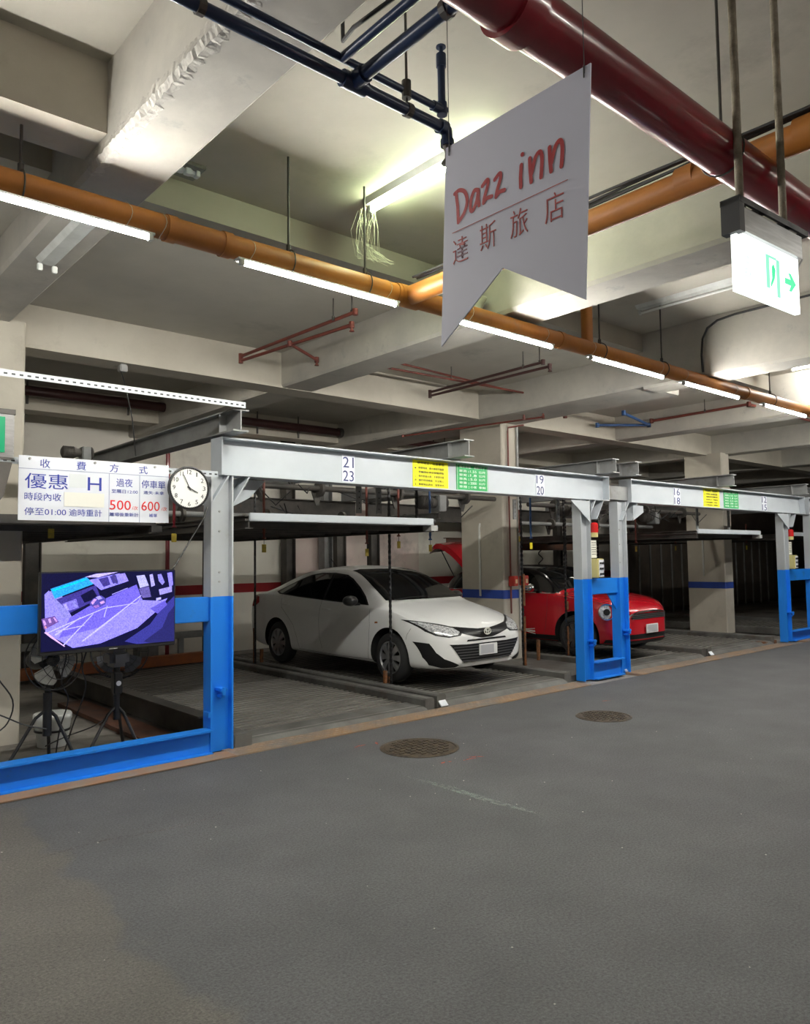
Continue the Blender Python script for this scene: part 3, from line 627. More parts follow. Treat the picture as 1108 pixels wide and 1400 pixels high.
# fittings on the paired posts
def controls(x, lab, lab2):
    t = thing('signal_lamp', lab, 'lamp', (x, FY, 1.9))
    MB().lathe((x, FY-.02, 1.84), (0,0,1), [(0, .045), (.06, .047)], 18).build('base', cream_plastic, t, True)
    MB().lathe((x, FY-.02, 1.90), (0,0,1), [(0, .05), (.11, .05), (.13, .03)], 18).build('lens', redlamp, t, True)
    t = thing('control_box', lab2, 'control box', (x, FY, 1.45))
    MB().rbox(x-.05, x+.09, FY-.09, FY+.02, 1.31, 1.56, .010).build('housing', cream_plastic, t)
    MB().box(x-.02, x+.085, FY-.094, FY-.089, 1.325, 1.545).build('face_plate', signw, t)
    for i in range(2):
        for j in range(3): MB().cyl((x+.005+.05*i, FY-.094, 1.36+.07*j), (x+.005+.05*i, FY-.11, 1.36+.07*j), .014, n=12).build('button', inkdark, t)
    o = MB().box(x-.06, x+.055, FY-.006, FY-.003, 1.57, 1.80).build('instruction_sheet', paper); tag(o, 'white instruction sheet above the control box on ' + lab2.split(' on ')[1], 'sheet')
    for i in range(6): text('操作說明步驟', x-.05, FY-.0062, 1.76-.03*i, .014, .09, MATS['dark_ink'], o)
controls(8.44, 'red signal lamp on the first of the paired posts', 'cream push-button control box on the first of the paired posts')
controls(14.53, 'red signal lamp on the post ending the 16 18 frame', 'cream push-button control box on the post ending the 16 18 frame')

# slotted white angle bars holding the board
def slotted(t, x0, x1, y, z, h=.045):
    b = MB().box(x0, x1, y, y+.003, z, z+h).box(x0, x1, y, y+.04, z+h, z+h+.003); o = b.build('angle_bar', whitep, t)
    s = MB(); x = x0+.02
    while x < x1-.03: s.rbox(x, x+.024, y-.0012, y, z+h*.35, z+h*.62, .0004); x += .05
    s.build('slot', inkdark, o)['kind'] = 'stuff'
t = thing('slotted_angle_bar', 'white slotted angle bar running across above the price board', 'bar', (1.8, 5.76, 2.86)); slotted(t, -1.5, 3.16, 5.62, 2.865)
t = thing('slotted_angle_bar', 'white slotted angle bar the price board and clock hang on', 'bar', (2.4, 5.78, 2.3)); slotted(t, 1.30, 3.0, 5.80, 2.295)

# ---- price board
SX0, SX1, SY = 1.46, 2.555, 5.76
t = thing('price_board', 'white parking price board with blue and red Chinese lettering', 'sign', (SX0, SY, 1.9))
MB().box(SX0, SX1, SY, SY+.006, 1.90, 2.355).build('board', signw, t)
e = MB(); Yf = SY-.0012
for a, b, c, d in ((SX0, SX1, 2.262, 2.266), (2.085, 2.089, 1.90, 2.262), (2.318, 2.322, 1.90, 2.262)): e.box(a, b, Yf, SY, c, d)
e.build('divider_line', mat('grey_blue_line', (.30, .34, .50), rough=.5), t)
for s, x in (('收', 1.60), ('費', 1.85), ('方', 2.09), ('式', 2.315)): text(s, x, Yf, 2.275, .062, .066, inkblue, t)
text('優惠', 1.50, Yf, 2.125, .108, .29, inkblue, t); text('H', 1.93, Yf, 2.128, .098, .10, inkblue, t)
text('時段內收', 1.50, Yf, 2.040, .056, .245, inkblue, t); text('停至01:00', 1.50, Yf, 1.936, .054, .28, inkblue, t); text('逾時重計', 1.80, Yf, 1.936, .052, .235, inkblue, t)
text('過夜', 2.14, Yf, 2.168, .062, .125, inkblue, t); text('至隔日12:00', 2.105, Yf, 2.118, .028, .20, inkblue, t)
text('500', 2.092, Yf, 1.992, .072, .160, inkred, t, 'price'); text('/次', 2.262, Yf, 1.994, .030, .045, inkred, t); text('離場後重新計', 2.092, Yf, 1.942, .030, .22, inkblue, t)
text('停車單', 2.335, Yf, 2.166, .062, .19, inkblue, t); text('遺失‧未拿', 2.350, Yf, 2.120, .026, .165, inkblue, t)
text('600', 2.335, Yf, 1.992, .072, .145, inkred, t, 'price'); text('/次', 2.495, Yf, 1.994, .030, .045, inkred, t); text('補單', 2.395, Yf, 1.942, .028, .065, inkblue, t)
MB().box(1.80, 1.92, Yf-.0005, SY, 2.145, 2.245).build('blank_patch', mat('blank_patch', (.70, .74, .76), rough=.5), t)
MB().box(1.765, 2.05, Yf-.003, SY, 2.005, 2.108).build('blank_patch', mat('cream_patch', (.80, .80, .74), rough=.5), t)
bolt_row(t, [(x, SY, 2.335) for x in (1.53, 1.98, 2.44)])

# ---- clock
CC = Vector((2.675, 5.66, 2.175)); R0 = .172
t = thing('wall_clock', 'round black-rimmed clock between the price board and the steel post', 'clock', CC)
MB().lathe(CC+Vector((0, .03, 0)), (0,-1,0), [(0, R0*.95), (.035, R0), (.05, R0*.985), (.052, R0*.93), (.044, R0*.90)], 48, caps=False).build('rim', black, t, True)
MB().lathe(CC+Vector((0, -.008, 0)), (0,-1,0), [(0, R0*.91), (.002, R0*.905)], 48).build('dial', mat('dial_white', (.86, .87, .84), rough=.4), t)
yy = CC.y-.0115
for hh in range(1, 13):
    a = hh*pi/6; s = str(hh); wd = .008 if hh == 1 else (.026 if hh == 11 else (.036 if hh > 9 else .022))
    px = CC.x + sin(a)*R0*.735; pz = CC.z + cos(a)*R0*.735
    text(s, px-wd/2, yy, pz-.017, .034, wd, inkdark, t, 'numeral')
e = MB()
for k in range(60):
    a = k*pi/30; u = Vector((sin(a), 0, cos(a))); v = Vector((cos(a), 0, -sin(a))); r0 = R0*.87; r1 = R0*.90; w_ = .0016
    c = Vector((CC.x, yy, CC.z)); e.add([c+u*r0-v*w_, c+u*r1-v*w_, c+u*r1+v*w_, c+u*r0+v*w_], [(0,1,2,3)])
e.build('minute_marks', inkdark, t)
def hand(a, L, w_, nm):
    e = MB(); u = Vector((sin(a), 0, cos(a))); v = Vector((cos(a), 0, -sin(a))); c = Vector((CC.x, CC.y-.014, CC.z))
    P = [c-u*.02-v*w_, c+u*L-v*w_*.5, c+u*L+v*w_*.5, c-u*.02+v*w_]; e.add(P+[p+Vector((0, -.002, 0)) for p in P], [(0,1,2,3),(7,6,5,4),(0,4,5,1),(1,5,6,2),(2,6,7,3),(3,7,4,0)]); e.build(nm, inkdark, t)
hand(math.radians(117), .080, .005, 'hour_hand'); hand(math.radians(-25), .112, .0038, 'minute_hand')
MB().cyl((CC.x, yy, CC.z), (CC.x, yy-.008, CC.z), .007, n=12).build('hub', inkdark, t)

# ---- television with the street camera picture
TX0, TX1, TZ0, TZ1, TY = 1.61, 2.615, .945, 1.535, 5.76
t = thing('television', 'flat television hung on the blue rail, showing a purple street camera view', 'television', (TX0, TY, TZ0))
MB().rbox(TX0, TX1, TY, TY+.05, TZ0, TZ1, .006).build('housing', black, t)
MB().rbox(TX0+.25, TX1-.25, TY+.05, TY+.16, TZ0+.12, TZ1-.12, .01).build('wall_mount', black, t)
MB().box(TX0+.49, TX0+.55, TY-.002, TY, TZ0+.008, TZ0+.016).build('brand_mark', galv, t)
def picture(parent, x0, x1, z0, z1, y, polys, s=1.0):
    vs = []; fs = []; cs = []
    for k, (c, pts) in enumerate(polys):
        o = len(vs); vs += [(x0+(x1-x0)*u, y-.00012*k, z1-(z1-z0)*v) for u, v in pts]; fs.append(tuple(range(o, o+len(pts)))); cs.append(c)
    me = bpy.data.meshes.new('screen_picture'); ow = parent_world(parent); me.from_pydata([(a-ow.x, b-ow.y, c-ow.z) for a, b, c in vs], [], fs)
    at = me.color_attributes.new('col', 'FLOAT_COLOR', 'CORNER')
    for p, c in zip(me.polygons, cs):
        for li in p.loop_indices: at.data[li].color = (*c, 1)
    M = bpy.data.materials.new('screen_picture'); M.use_nodes = True; nt = M.node_tree; b = nt.nodes['Principled BSDF']
    a = _n(nt, 'ShaderNodeVertexColor'); a.layer_name = 'col'
    g = _n(nt, 'ShaderNodeNewGeometry'); tn = _n(nt, 'ShaderNodeTexNoise'); tn.inputs['Scale'].default_value = 130; tn.inputs['Detail'].default_value = 4; nt.links.new(g.outputs['Position'], tn.inputs['Vector'])
    mr = _n(nt, 'ShaderNodeMapRange'); mr.inputs[1].default_value = .3; mr.inputs[2].default_value = .7; mr.inputs[3].default_value = .65; mr.inputs[4].default_value = 1.35; nt.links.new(tn.outputs[0], mr.inputs[0])
    mx = _n(nt, 'ShaderNodeMix', data_type='RGBA', blend_type='MULTIPLY'); mx.inputs[0].default_value = 1; nt.links.new(a.outputs[0], mx.inputs[6]); nt.links.new(mr.outputs[0], mx.inputs[7])
    nt.links.new(mx.outputs[2], b.inputs['Emission Color']); b.inputs['Emission Strength'].default_value = s; b.inputs['Base Color'].default_value = (.003, .003, .003, 1); b.inputs['Roughness'].default_value = .35; b.inputs['Specular IOR Level'].default_value = .05
    me.materials.append(M); o = bpy.data.objects.new('screen_picture', me); COL.objects.link(o); o.parent = parent; return o
V = (.13, .10, .62); V2 = (.22, .19, .85); DK = (.004, .004, .03); LN = (.40, .37, .92); PK = (.45, .25, .65); CY_ = (.02, .28, .70)
P = [(DK, [(0,0),(1,0),(1,1),(0,1)]), (V2, [(.02,.27),(.10,.22),(.22,.60),(.30,.50),(.72,.16),(.98,.08),(.98,.30),(.90,.50),(.70,.78),(.42,.95),(.22,.98),(.03,.76)]),
  (V, [(.20,.58),(.34,.44),(.72,.16),(.80,.30),(.40,.74),(.12,.84)]), (V2, [(.02,.27),(.05,.22),(.15,.62),(.10,.66)]), ((.20,.18,.55), [(.12,.18),(.05,.24),(.16,.60),(.19,.57)]), (CY_, [(.06,.20),(.31,.06),(.37,.15),(.09,.33)]), ((.0,.45,.9), [(.07,.215),(.30,.085),(.31,.10),(.08,.235)]),
  ((.04,.03,.22), [(.10,.34),(.38,.17),(.42,.34),(.20,.52)]), ((.16,.13,.55), [(.14,.40),(.24,.34),(.26,.46),(.18,.50)]), ((.30,.26,.75), [(.15,.41),(.17,.40),(.19,.48),(.17,.49)]), ((.20,.18,.6), [(.21,.375),(.23,.365),(.25,.45),(.23,.46)]), (DK, [(.27,.30),(.36,.22),(.40,.34),(.30,.40)]),
  (V2, [(.33,.10),(.56,.02),(.61,.14),(.42,.24)]), ((.40,.34,.8), [(.30,.06),(.38,.02),(.55,.0),(.40,.07)]), ((.04,.03,.2), [(.40,.09),(.47,.06),(.49,.17),(.44,.20)]), ((.04,.03,.2), [(.485,.06),(.53,.04),(.55,.14),(.51,.16)]), ((.25,.2,.8), [(.55,.03),(.60,.02),(.63,.13),(.60,.14)]), (DK, [(.60,.01),(.66,.01),(.69,.12),(.64,.13)]),
  ((.05,.04,.2), [(.50,.03),(.52,.02),(.55,.16),(.53,.16)]), (DK, [(.66,.04),(1,.0),(1,.36),(.88,.42),(.74,.40)]), ((.36,.35,.75), [(.69,.06),(.755,.05),(.79,.20),(.72,.23)]), ((.10,.08,.30), [(.71,.24),(.79,.21),(.81,.36),(.74,.37)]), ((.33,.30,.75), [(.795,.05),(.82,.04),(.84,.20),(.81,.22)]),
  ((.20,.18,.6), [(.86,.05),(.89,.04),(.92,.16),(.90,.20),(.87,.14)]), (V2, [(.94,.03),(.98,.02),(.99,.20),(.96,.24)]), ((.25,.22,.6), [(.87,.26),(.98,.22),(.98,.30),(.88,.34)]), ((.36,.33,.8), [(.85,.38),(.89,.37),(.89,.40),(.85,.42)]),
  ((.06,.05,.3), [(.335,.42),(.36,.35),(.42,.31),(.46,.36),(.455,.43),(.38,.49)]), (PK, [(.345,.40),(.37,.35),(.39,.36),(.36,.43)]), ((.3,.26,.8), [(.38,.33),(.41,.315),(.43,.35),(.40,.37)]), (PK, [(.41,.40),(.44,.38),(.45,.41),(.42,.43)]), ((.25,.12,.45), [(.36,.45),(.40,.43),(.41,.46),(.38,.48)]),
  ((.12,.06,.25), [(.0,.58),(.09,.55),(.12,.63),(.02,.72)]), (PK, [(.01,.60),(.02,.59),(.035,.65),(.02,.67)]), (PK, [(.045,.585),(.06,.575),(.07,.63),(.055,.64)]), (PK, [(.08,.57),(.09,.565),(.11,.62),(.10,.63)]), ((.5,.2,.3), [(.02,.68),(.03,.67),(.04,.70),(.03,.71)]),
  ((.55,.35,.75), [(.02,.755),(.035,.745),(.165,.95),(.15,.965)]), (LN, [(.09,.79),(.27,.585),(.276,.59),(.10,.805)]), (LN, [(.15,.93),(.36,.55),(.366,.555),(.157,.94)]), (LN, [(.04,.755),(.26,.60),(.45,.475),(.70,.43),(.70,.438),(.45,.487),(.265,.612),(.05,.765)]),
  (LN, [(.28,.90),(.42,.72),(.725,.33),(.732,.335),(.43,.735),(.29,.91)]), (LN, [(.10,.745),(.30,.69),(.30,.70),(.10,.757)]), (LN, [(.440,.60),(.465,.45),(.470,.45),(.447,.605)]), ((.30,.26,.8), [(.70,.43),(.72,.34),(.726,.34),(.706,.43)]), ((.30,.26,.8), [(.50,.30),(.62,.22),(.622,.228),(.503,.308)]),
  (DK, [(.0,.78),(.03,.78),(.17,.97),(.28,1),(0,1)]), ((.03,.03,.22), [(.90,.52),(1,.36),(1,1),(.70,1),(.60,.95),(.80,.74)]), ((.015,.015,.10), [(.95,.60),(1,.5),(1,1),(.80,1),(.75,.97),(.90,.80)]), ((.10,.08,.48), [(.80,.52),(.92,.42),(.94,.48),(.86,.60)])]
picture(t, TX0+.012, TX1-.012, TZ0+.03, TZ1-.010, TY-.001, P, .80)
# cable from the television up to the frame
o = MB(); o.tube([(2.60, 5.80, 1.52), (2.75, 5.85, 1.72), (2.93, 5.92, 1.95), (2.98, 5.95, 2.05)], .006, 6); tag(o.build('television_cable', blackg, smooth=True), 'black cable running from the television corner up to the post', 'cable')

# ---- exit box at the frame edge
t = thing('exit_sign', 'green exit sign box hung beside the price board', 'sign', (1.05, 5.6, 2.3))
MB().rbox(.72, 1.385, 5.58, 5.66, 2.30, 2.63, .008).build('housing', alu, t)
MB().box(.75, 1.325, 5.574, 5.58, 2.34, 2.58).build('face_panel', emit('green_sign_glow', (.0, .11, .045), 1.0), t)
MB().box(.70, 1.39, 5.575, 5.67, 2.60, 2.635).build('top_cap', dark, t)
MB().prism([(1.20, 2.28), (1.38, 2.28), (1.33, 2.05), (1.22, 1.9)], 'y', 5.60, 5.64).build('bracket', dark, t)

# ---- hanging hotel banner: stiff board facing down the aisle
BXX = 1.60
t = thing('hotel_banner', 'white swallow-tailed hanging board reading Dazz inn with Chinese characters', 'banner', (BXX, 1.37, 2.3))
YL, YR, ZT, ZB = 1.618, 1.090, 2.852, 2.242
g = MB(); P = [(YL, ZT), (YR, ZT), (YR+.035, ZB+.005), (1.400, 2.412), (YL+.035, ZB)]
g.prism(P, 'x', BXX, BXX+.004); g.build('board', bannerm, t)
def bp(u, v):
    """banner plane: u across from its far-aisle edge, v down, both 0..1"""
    return Vector((BXX-.0008, YL+(YR-YL)*u + .035*v, ZT+(ZB-ZT)*v))
NK = [0]
def ink(pts, w_, m_, nm='lettering'):
    NK[0] += 1; P = [bp(u, v)-Vector((NK[0]*.00008, 0, 0)) for u, v in pts]; g = MB(); n = len(P); L = []; Rr = []
    for i, p in enumerate(P):
        d = (P[min(i+1, n-1)] - P[max(i-1, 0)]).normalized(); q = Vector((0, -d.z, d.y))*w_/2
        L.append(p+q); Rr.append(p-q)
    g.add(L+Rr, [(i, i+1, n+i+1, n+i) for i in range(n-1)])
    for j, p in enumerate((P[0], P[-1])): g.add([p+Vector((-.00003*(j+1), cos(a*pi/5), sin(a*pi/5)))*w_/2 for a in range(10)], [tuple(range(10))])
    return g
def spl(pts, n=7):
    out = []
    for i in range(len(pts)-1):
        p0 = pts[max(i-1, 0)]; p1 = pts[i]; p2 = pts[i+1]; p3 = pts[min(i+2, len(pts)-1)]
        for k in range(n):
            s = k/n; out.append(tuple(.5*((2*b)+(-a+c)*s+(2*a-5*b+4*c-d)*s*s+(-a+3*b-3*c+d)*s**3) for a, b, c, d in zip(p0, p1, p2, p3)))
    out.append(pts[-1]); return out
# handwriting, traced letter by letter in banner coordinates (u, v)
D_ = [[(.095,.262),(.11,.33),(.118,.405)], spl([(.083,.258),(.12,.252),(.165,.275),(.185,.325),(.165,.375),(.118,.410)])]
a_ = [spl([(.268,.298),(.238,.293),(.215,.33),(.213,.375),(.232,.385),(.258,.35),(.270,.305)]), spl([(.270,.300),(.272,.345),(.278,.375)])]
z1 = [spl([(.300,.290),(.335,.272),(.342,.295),(.318,.35),(.312,.375)]), spl([(.312,.375),(.335,.360),(.372,.362)])]
z2 = [[(a+.092, b+.0) for a, b in s] for s in z1]
i_ = [[(.578,.285),(.575,.34),(.578,.385)], [(.583,.238),(.585,.240)]]
n1 = [[(.635,.275),(.640,.33),(.648,.385)], spl([(.648,.35),(.672,.285),(.70,.268),(.715,.295),(.715,.345),(.712,.385)])]
n2 = [[(a+.128, b-.004) for a, b in s] for s in n1]
for s in D_+a_+z1+z2+i_+n1+n2: ink(s, .0125, maroon).build('lettering', maroon, t)
ink([(.075,.452),(.88,.452)], .0022, maroonl).build('underline', maroonl, t)
BR = Matrix(((0, 0, -1), (-1, 0, 0), (0, 1, 0)))
for s, u in (('達', .085), ('斯', .295), ('旅', .515), ('店', .745)):
    p = bp(u, .605 if s != '達' else .612); text(s, p.x, p.y, p.z, .076, .062, maroonl, t, 'lettering', '-x', -.0012)
for u in (.03, .965):
    p = bp(u, .03); e = MB(); e.tube([p, p+Vector((0, 0, .03)), p+Vector((0, 0, 1.44))], .0012, 4); e.build('hanging_string', blackg, t)
    e = MB(); e.tube([p+Vector((-.002, 0, -.012)), p+Vector((-.002, 0, .02))], .0018, 5); e.build('hook', blackg, t)

# ---- hanging exit sign
EY = 1.40; a = math.radians(-3.0)
t = thing('hanging_exit_sign', 'lit white and green exit sign hanging on two grey poles', 'sign', (3.03, EY, 2.65)); t.rotation_euler.z = 0
ex = Vector((cos(a), sin(a), 0)); en = Vector((sin(a), -cos(a), 0)); E0 = Vector((3.02, EY, 2.68))
def ebox(u0, u1, d0, d1, z0, z1):
    g = MB(); P = []
    for z in (z0, z1):
        for u, d in ((u0, d0), (u1, d0), (u1, d1), (u0, d1)): q = E0 + ex*u + en*d; P.append((q.x, q.y, z))
    return g.add(P, [(0,3,2,1),(4,5,6,7),(0,1,5,4),(1,2,6,5),(2,3,7,6),(3,0,4,7)])
ebox(0, .535, -.012, .012, 2.665, 2.915).build('light_panel', emit('exit_panel_glow', (.93, 1., .97), .62), t)
ebox(-.005, .545, -.028, .028, 2.915, 3.015).build('housing', alu, t)
ebox(-.02, .02, -.04, .04, 2.90, 3.04).build('end_cap', black, t)
e = MB(); 
for (u0, u1, d0, d1) in ((-.02, .58, .030, .042), (-.02, .58, -.042, -.030), (-.02, .0, -.042, .042), (.56, .58, -.042, .042), (.16, .20, -.042, .042), (.38, .43, -.042, .042)):
    b = ebox(u0, u1, d0, d1, 3.02, 3.045); e.add(b.v, b.f)
e.build('top_bracket', black, t)
e = MB(); e.tube([E0+ex*.52+Vector((0, 0, .33)), E0+ex*.58+Vector((0, 0, .31)), E0+ex*.60+Vector((0, 0, .25)), E0+ex*.56+Vector((0, 0, .21))], .006, 8); e.build('wire_loop', galv, t)
gm = emit('exit_green_glow', (.0, .34, .14), 1.0); gl = emit('exit_pale_green_glow', (.10, .36, .24), 1.0)
def eplate(pts, m_, nm):
    g = MB(); P = [E0+ex*u+en*.0135+Vector((0, 0, v-.68+.665-.0)) for u, v in pts]; P2 = [p+en*.0012 for p in P]; n = len(P)
    P = [Vector((p.x, p.y, 2.665+v)) for p, (u, v) in zip(P, pts)]; P2 = [Vector((p.x, p.y, 2.665+v)) for p, (u, v) in zip(P2, pts)]
    g.add(P+P2, [tuple(range(n))[::-1], tuple(range(n, 2*n))]+[(i, (i+1) % n, (i+1) % n+n, i+n) for i in range(n)]); g.build(nm, m_, t)
eplate([(.235,.060),(.262,.060),(.262,.205),(.235,.205)], gl, 'door_symbol'); eplate([(.325,.035),(.352,.035),(.352,.20),(.325,.20)], gl, 'door_symbol'); eplate([(.262,.195),(.325,.195),(.325,.205),(.262,.205)], gl, 'door_symbol')
eplate([(.285,.16),(.30,.175),(.315,.15),(.305,.11),(.29,.09),(.275,.07),(.27,.08),(.285,.11)], gm, 'runner_symbol')
eplate([(.40,.112),(.455,.112),(.435,.085),(.455,.085),(.500,.125),(.455,.165),(.435,.165),(.455,.138),(.40,.138)], gm, 'arrow_symbol')
e = MB()
for s, u, v, h_, w_ in (('出口', .06, .125, .05, .11), ('EXIT', .06, .07, .035, .11)):
    q = E0+ex*u+en*.0138; text(s, q.x, q.y, 2.665+v, h_, w_, emit('exit_faint_glow', (.30, .42, .38), 1.), t)
for u in (.06, .435):
    q = E0+ex*u; MB().tube([(q.x+.004*sin(z*2.3), q.y, z) for z in [3.02+.15*k for k in range(10)]]+[], .0165, 10).build('hanger_pole', polem, t, True)
    MB().cyl((q.x, q.y, 3.0), (q.x, q.y, 3.05), .024, n=10).build('clamp', black, t)
for y, lab in ((3.95, 'upper of two dark pipes near the ceiling behind the exit sign'), (3.80, 'lower of two dark pipes near the ceiling behind the exit sign')):
    o = MB(); o.cyl((8.82, y-.75, 4.12), (27, y-.75, 4.12), .022, n=10); tag(o.build('dark_pipe', dark, smooth=True), lab, 'pipe')

# ================================================================== PALLETS
deckm = mat('worn_ridged_steel', (.15, .145, .13), (.38, .37, .34), 1.6, .5, metal=.3, bump=.25, bscale=40, stretch=(1, 4, 1), dirt=(.30, .19, .09), dscale=1.3, dlo=.60, dhi=.75)
groovem = mat('dark_deck_groove', (.065, .060, .052), (.11, .10, .085), 4, .6)  # groove floors and flanks, darker than the ridge tops
curbm = mat('worn_grey_curb', (.17, .17, .16), (.085, .08, .075), 2.4, .6, metal=.2, bump=.35, bscale=30, dirt=(.10, .07, .05), dscale=3, dlo=.55, dhi=.75)
def deck(x0, x1, y0, y1, z, pitch=.105, h=.022):
    """corrugated steel sheet, ridges across the lane"""
    g = MB(); pr = []; y = y0
    while y < y1:
        pr += [(y, z), (y+pitch*.42, z), (y+pitch*.50, z+h), (y+pitch*.90, z+h)]; y += pitch
    pr.append((y, z)); n = len(pr)
    V_ = [(x0, a, b) for a, b in pr]+[(x1, a, b) for a, b in pr]
    for i in range(n-1): g.add([V_[i], V_[i+1], V_[n+i+1], V_[n+i]], [(0, 1, 2, 3)], 0 if i % 4 == 2 else 1)
    g.box(x0, x1, y0, y1, z-.03, z-.004); return g
def pallet(x0, x1, y0, y1, z, label, group='ground level pallets', lip=True, clips=True):
    t = thing('parking_pallet', label, 'pallet', (x0, y0, z), group)
    d = deck(x0+.13, x1-.13, y0+.02, y1, z+.035); o = d.build('corrugated_deck', [deckm, groovem], t); o['kind'] = 'stuff'
    for a, b in ((x0, x0+.13), (x1-.13, x1)):
        g = MB(); g.prism([(a, z), (b, z), (b, z+.115), (b-.018, z+.135), (a+.015, z+.135), (a, z+.12)], 'y', y0+.0, y1); g.build('side_curb', curbm, t)
    if lip:
        g = MB(); g.prism([(y0-.06, z-.0), (y0+.02, z+.055), (y0+.30, z+.062), (y0+.30, z)], 'x', x0+.12, x1-.12); g.build('front_lip', curbm, t)
    if clips:
        g = MB(); g.prism([(y0-.05, z+.02), (y0+.06, z+.135), (y0+.06, z+.125), (y0-.04, z+.01)], 'x', x0+.02, x0+.12); g.build('reflector', signw, t)
    return t
PL = 5.3
pallet(3.26, 5.62, 6.0, 6.0+PL, -.015, 'empty ridged steel pallet beside the blue post', clips=False)
pallet(5.68, 8.02, 6.02, 6.0+PL, .0, 'ridged steel pallet carrying the white sedan')
pallet(9.14, 11.44, 6.0, 6.0+PL, .0, 'ridged steel pallet carrying the red hatchback')
pallet(11.5, 13.9, 6.0, 6.0+PL, .0, 'empty ridged pallet between the red hatchback and the far post')
pallet(15.45, 17.8, 6.0, 6.0+PL, .0, 'empty ridged pallet past the far blue post')
g = MB().rbox(3.22, 3.40, 5.93, 6.10, .0, .115, .01); tag(g.build('stop_block', curbm), 'worn steel stop block beside the foot of the blue post', 'block')
g = MB()
for i in range(22): x = 13.35+random.uniform(0, .6); y = 5.98+random.uniform(0, .18); s_ = random.uniform(.02, .05); g.rbox(x, x+s_*2, y, y+s_, .0, s_*1.3, .006)
tag(g.build('rubble', rust), 'rusty scrap and rubble at the foot of the far blue post', 'rubble', kind='stuff')
o = struct('concrete_ledge', MB().box(8.05, 9.12, 6.1, 11.4, -.02, .06), curbm)

def upper_pallet(x0, x1, y0, y1, z, label, bar=None):
    t = thing('raised_pallet', label, 'pallet', (x0, y0, z), 'pallets held up in the lift frames')
    MB().box(x0, x1, y0, y1, z, z+.02).build('deck_sheet', dark, t)
    g = MB(); y = y0+.3
    while y < y1: g.box(x0+.1, x1-.1, y, y+.05, z-.05, z); y += .55
    g.build('under_ribs', dark, t)
    for a in (x0, x1-.08): MB().ibeam((a+.04, y0, z-.01), (a+.04, y1, z-.01), .12, .08, .01).build('side_rail', dark, t)
    MB().rbox(x0+.04, x1-.02, y0-.02, y0+.02, z+.0, z+.075, .006).build('front_bar', bar or whitep, t)
    MB().box(x1-.06, x1+.04, y0-.015, y0+.12, z-.06, z-.0).build('hook_bracket', bar or galv, t)
    return t
upper_pallet(3.45, 5.80, 6.15, 11.2, 1.955, 'raised pallet with white front bar above the empty lane')
upper_pallet(11.55, 13.85, 6.15, 11.2, 1.93, 'raised pallet with pale front bar above the lane before the far post')
t = upper_pallet(.70, 2.95, 6.9, 11.3, 1.93, 'raised dark pallet behind the price board', dark)
upper_pallet(15.5, 17.75, 6.3, 11.3, 1.93, 'raised pallet in the farthest lift frame')
# long rails on the floor behind the price board
t = thing('floor_rail', 'dark steel floor rail running back behind the television', 'rail', (3.1, 6.2, 0)); MB().ibeam((3.10, 6.2, .14), (3.10, 11.4, .14), .24, .14, .014).build('rail', dark, t)
MB().box(2.72, 3.0, 6.2, 9.0, .01, .05).build('brown_plate', brownr, t)
t = thing('floor_rail', 'orange painted cross rail low at the back wall behind the television', 'rail', (2.2, 10.3, 0)); MB().rbox(2.0, 5.6, 10.9, 11.05, .06, .21, .01).build('rail', orange_rail, t)
t = thing('floor_rail', 'grey cross rail above the orange rail behind the television', 'rail', (2.2, 11.3, 0)); MB().rbox(2.0, 5.6, 11.3, 11.4, .40, .50, .01).build('rail', greys, t)
for x in (2.4, 5.2): MB().box(x, x+.08, 11.32, 11.38, 0, .40).build('foot', greys, t)

# ================================================================== CHAINS, SPRINKLER DROPS, TAGS
def chain(x, y, z0, z1, label, guard=None, d=.075):
    t = thing('hoist_chain', label, 'chain', (x, y, z0)); g = MB(); z = z0; k = 0
    while z < z1:
        if k % 2: g.box(x-.015, x+.015, y-.006, y+.006, z, z+.036)
        else: g.box(x-.008, x+.008, y-.018, y+.018, z, z+.036)
        z += .032; k += 1
    o = g.build('chain', black, t); o['kind'] = 'stuff'
    if guard:
        gg = MB(); gy = -.035 if x in (8.45, 9.38) else .018
        for a, b in guard: gg.box(x-.018, x+.018, y+gy, y+gy+.010, a, b)
        gg.build('rusty_guide', rust, t)
    return t
chain(5.88, 7.02, .12, 2.62, 'hoist chain hanging in front of the white sedan front wheel', [(.12, .2)])
chain(5.66, 9.80, .12, 2.62, 'hoist chain hanging behind the white sedan tail', [(.12, .62)])
chain(8.45, 7.15, .06, 2.62, 'hoist chain with rusty guide beside the concrete column', [(.06, .75), (.9, 1.35)])
chain(9.38, 7.10, .12, 2.62, 'hoist chain with rusty guide in front of the red hatchback door', [(.12, .55), (.8, .92), (1.0, 1.06)])
chain(12.4, 8.6, .12, 2.62, 'black hoist chain in the lane right of the red hatchback')
chain(11.4, 8.6, .12, 2.62, 'black hoist chain close beyond the red hatchback nose')
chain(5.72, 6.35, 2.03, 2.62, 'short chain above the end of the raised pallet bar', None)
for x, y, h_, lab in ((9.02, 7.35, .30, 'short rusty stub post on the red hatchback pallet'), (5.79, 7.02, .22, 'short rusty stub post beside the white sedan front wheel'), (5.72, 9.72, .26, 'short rusty stub post beside the white sedan rear wheel')):
    o = MB().rbox(x-.02, x+.02, y-.02, y+.02, .06, .06+h_, .004); tag(o.build('stub_post', rust), lab, 'post')
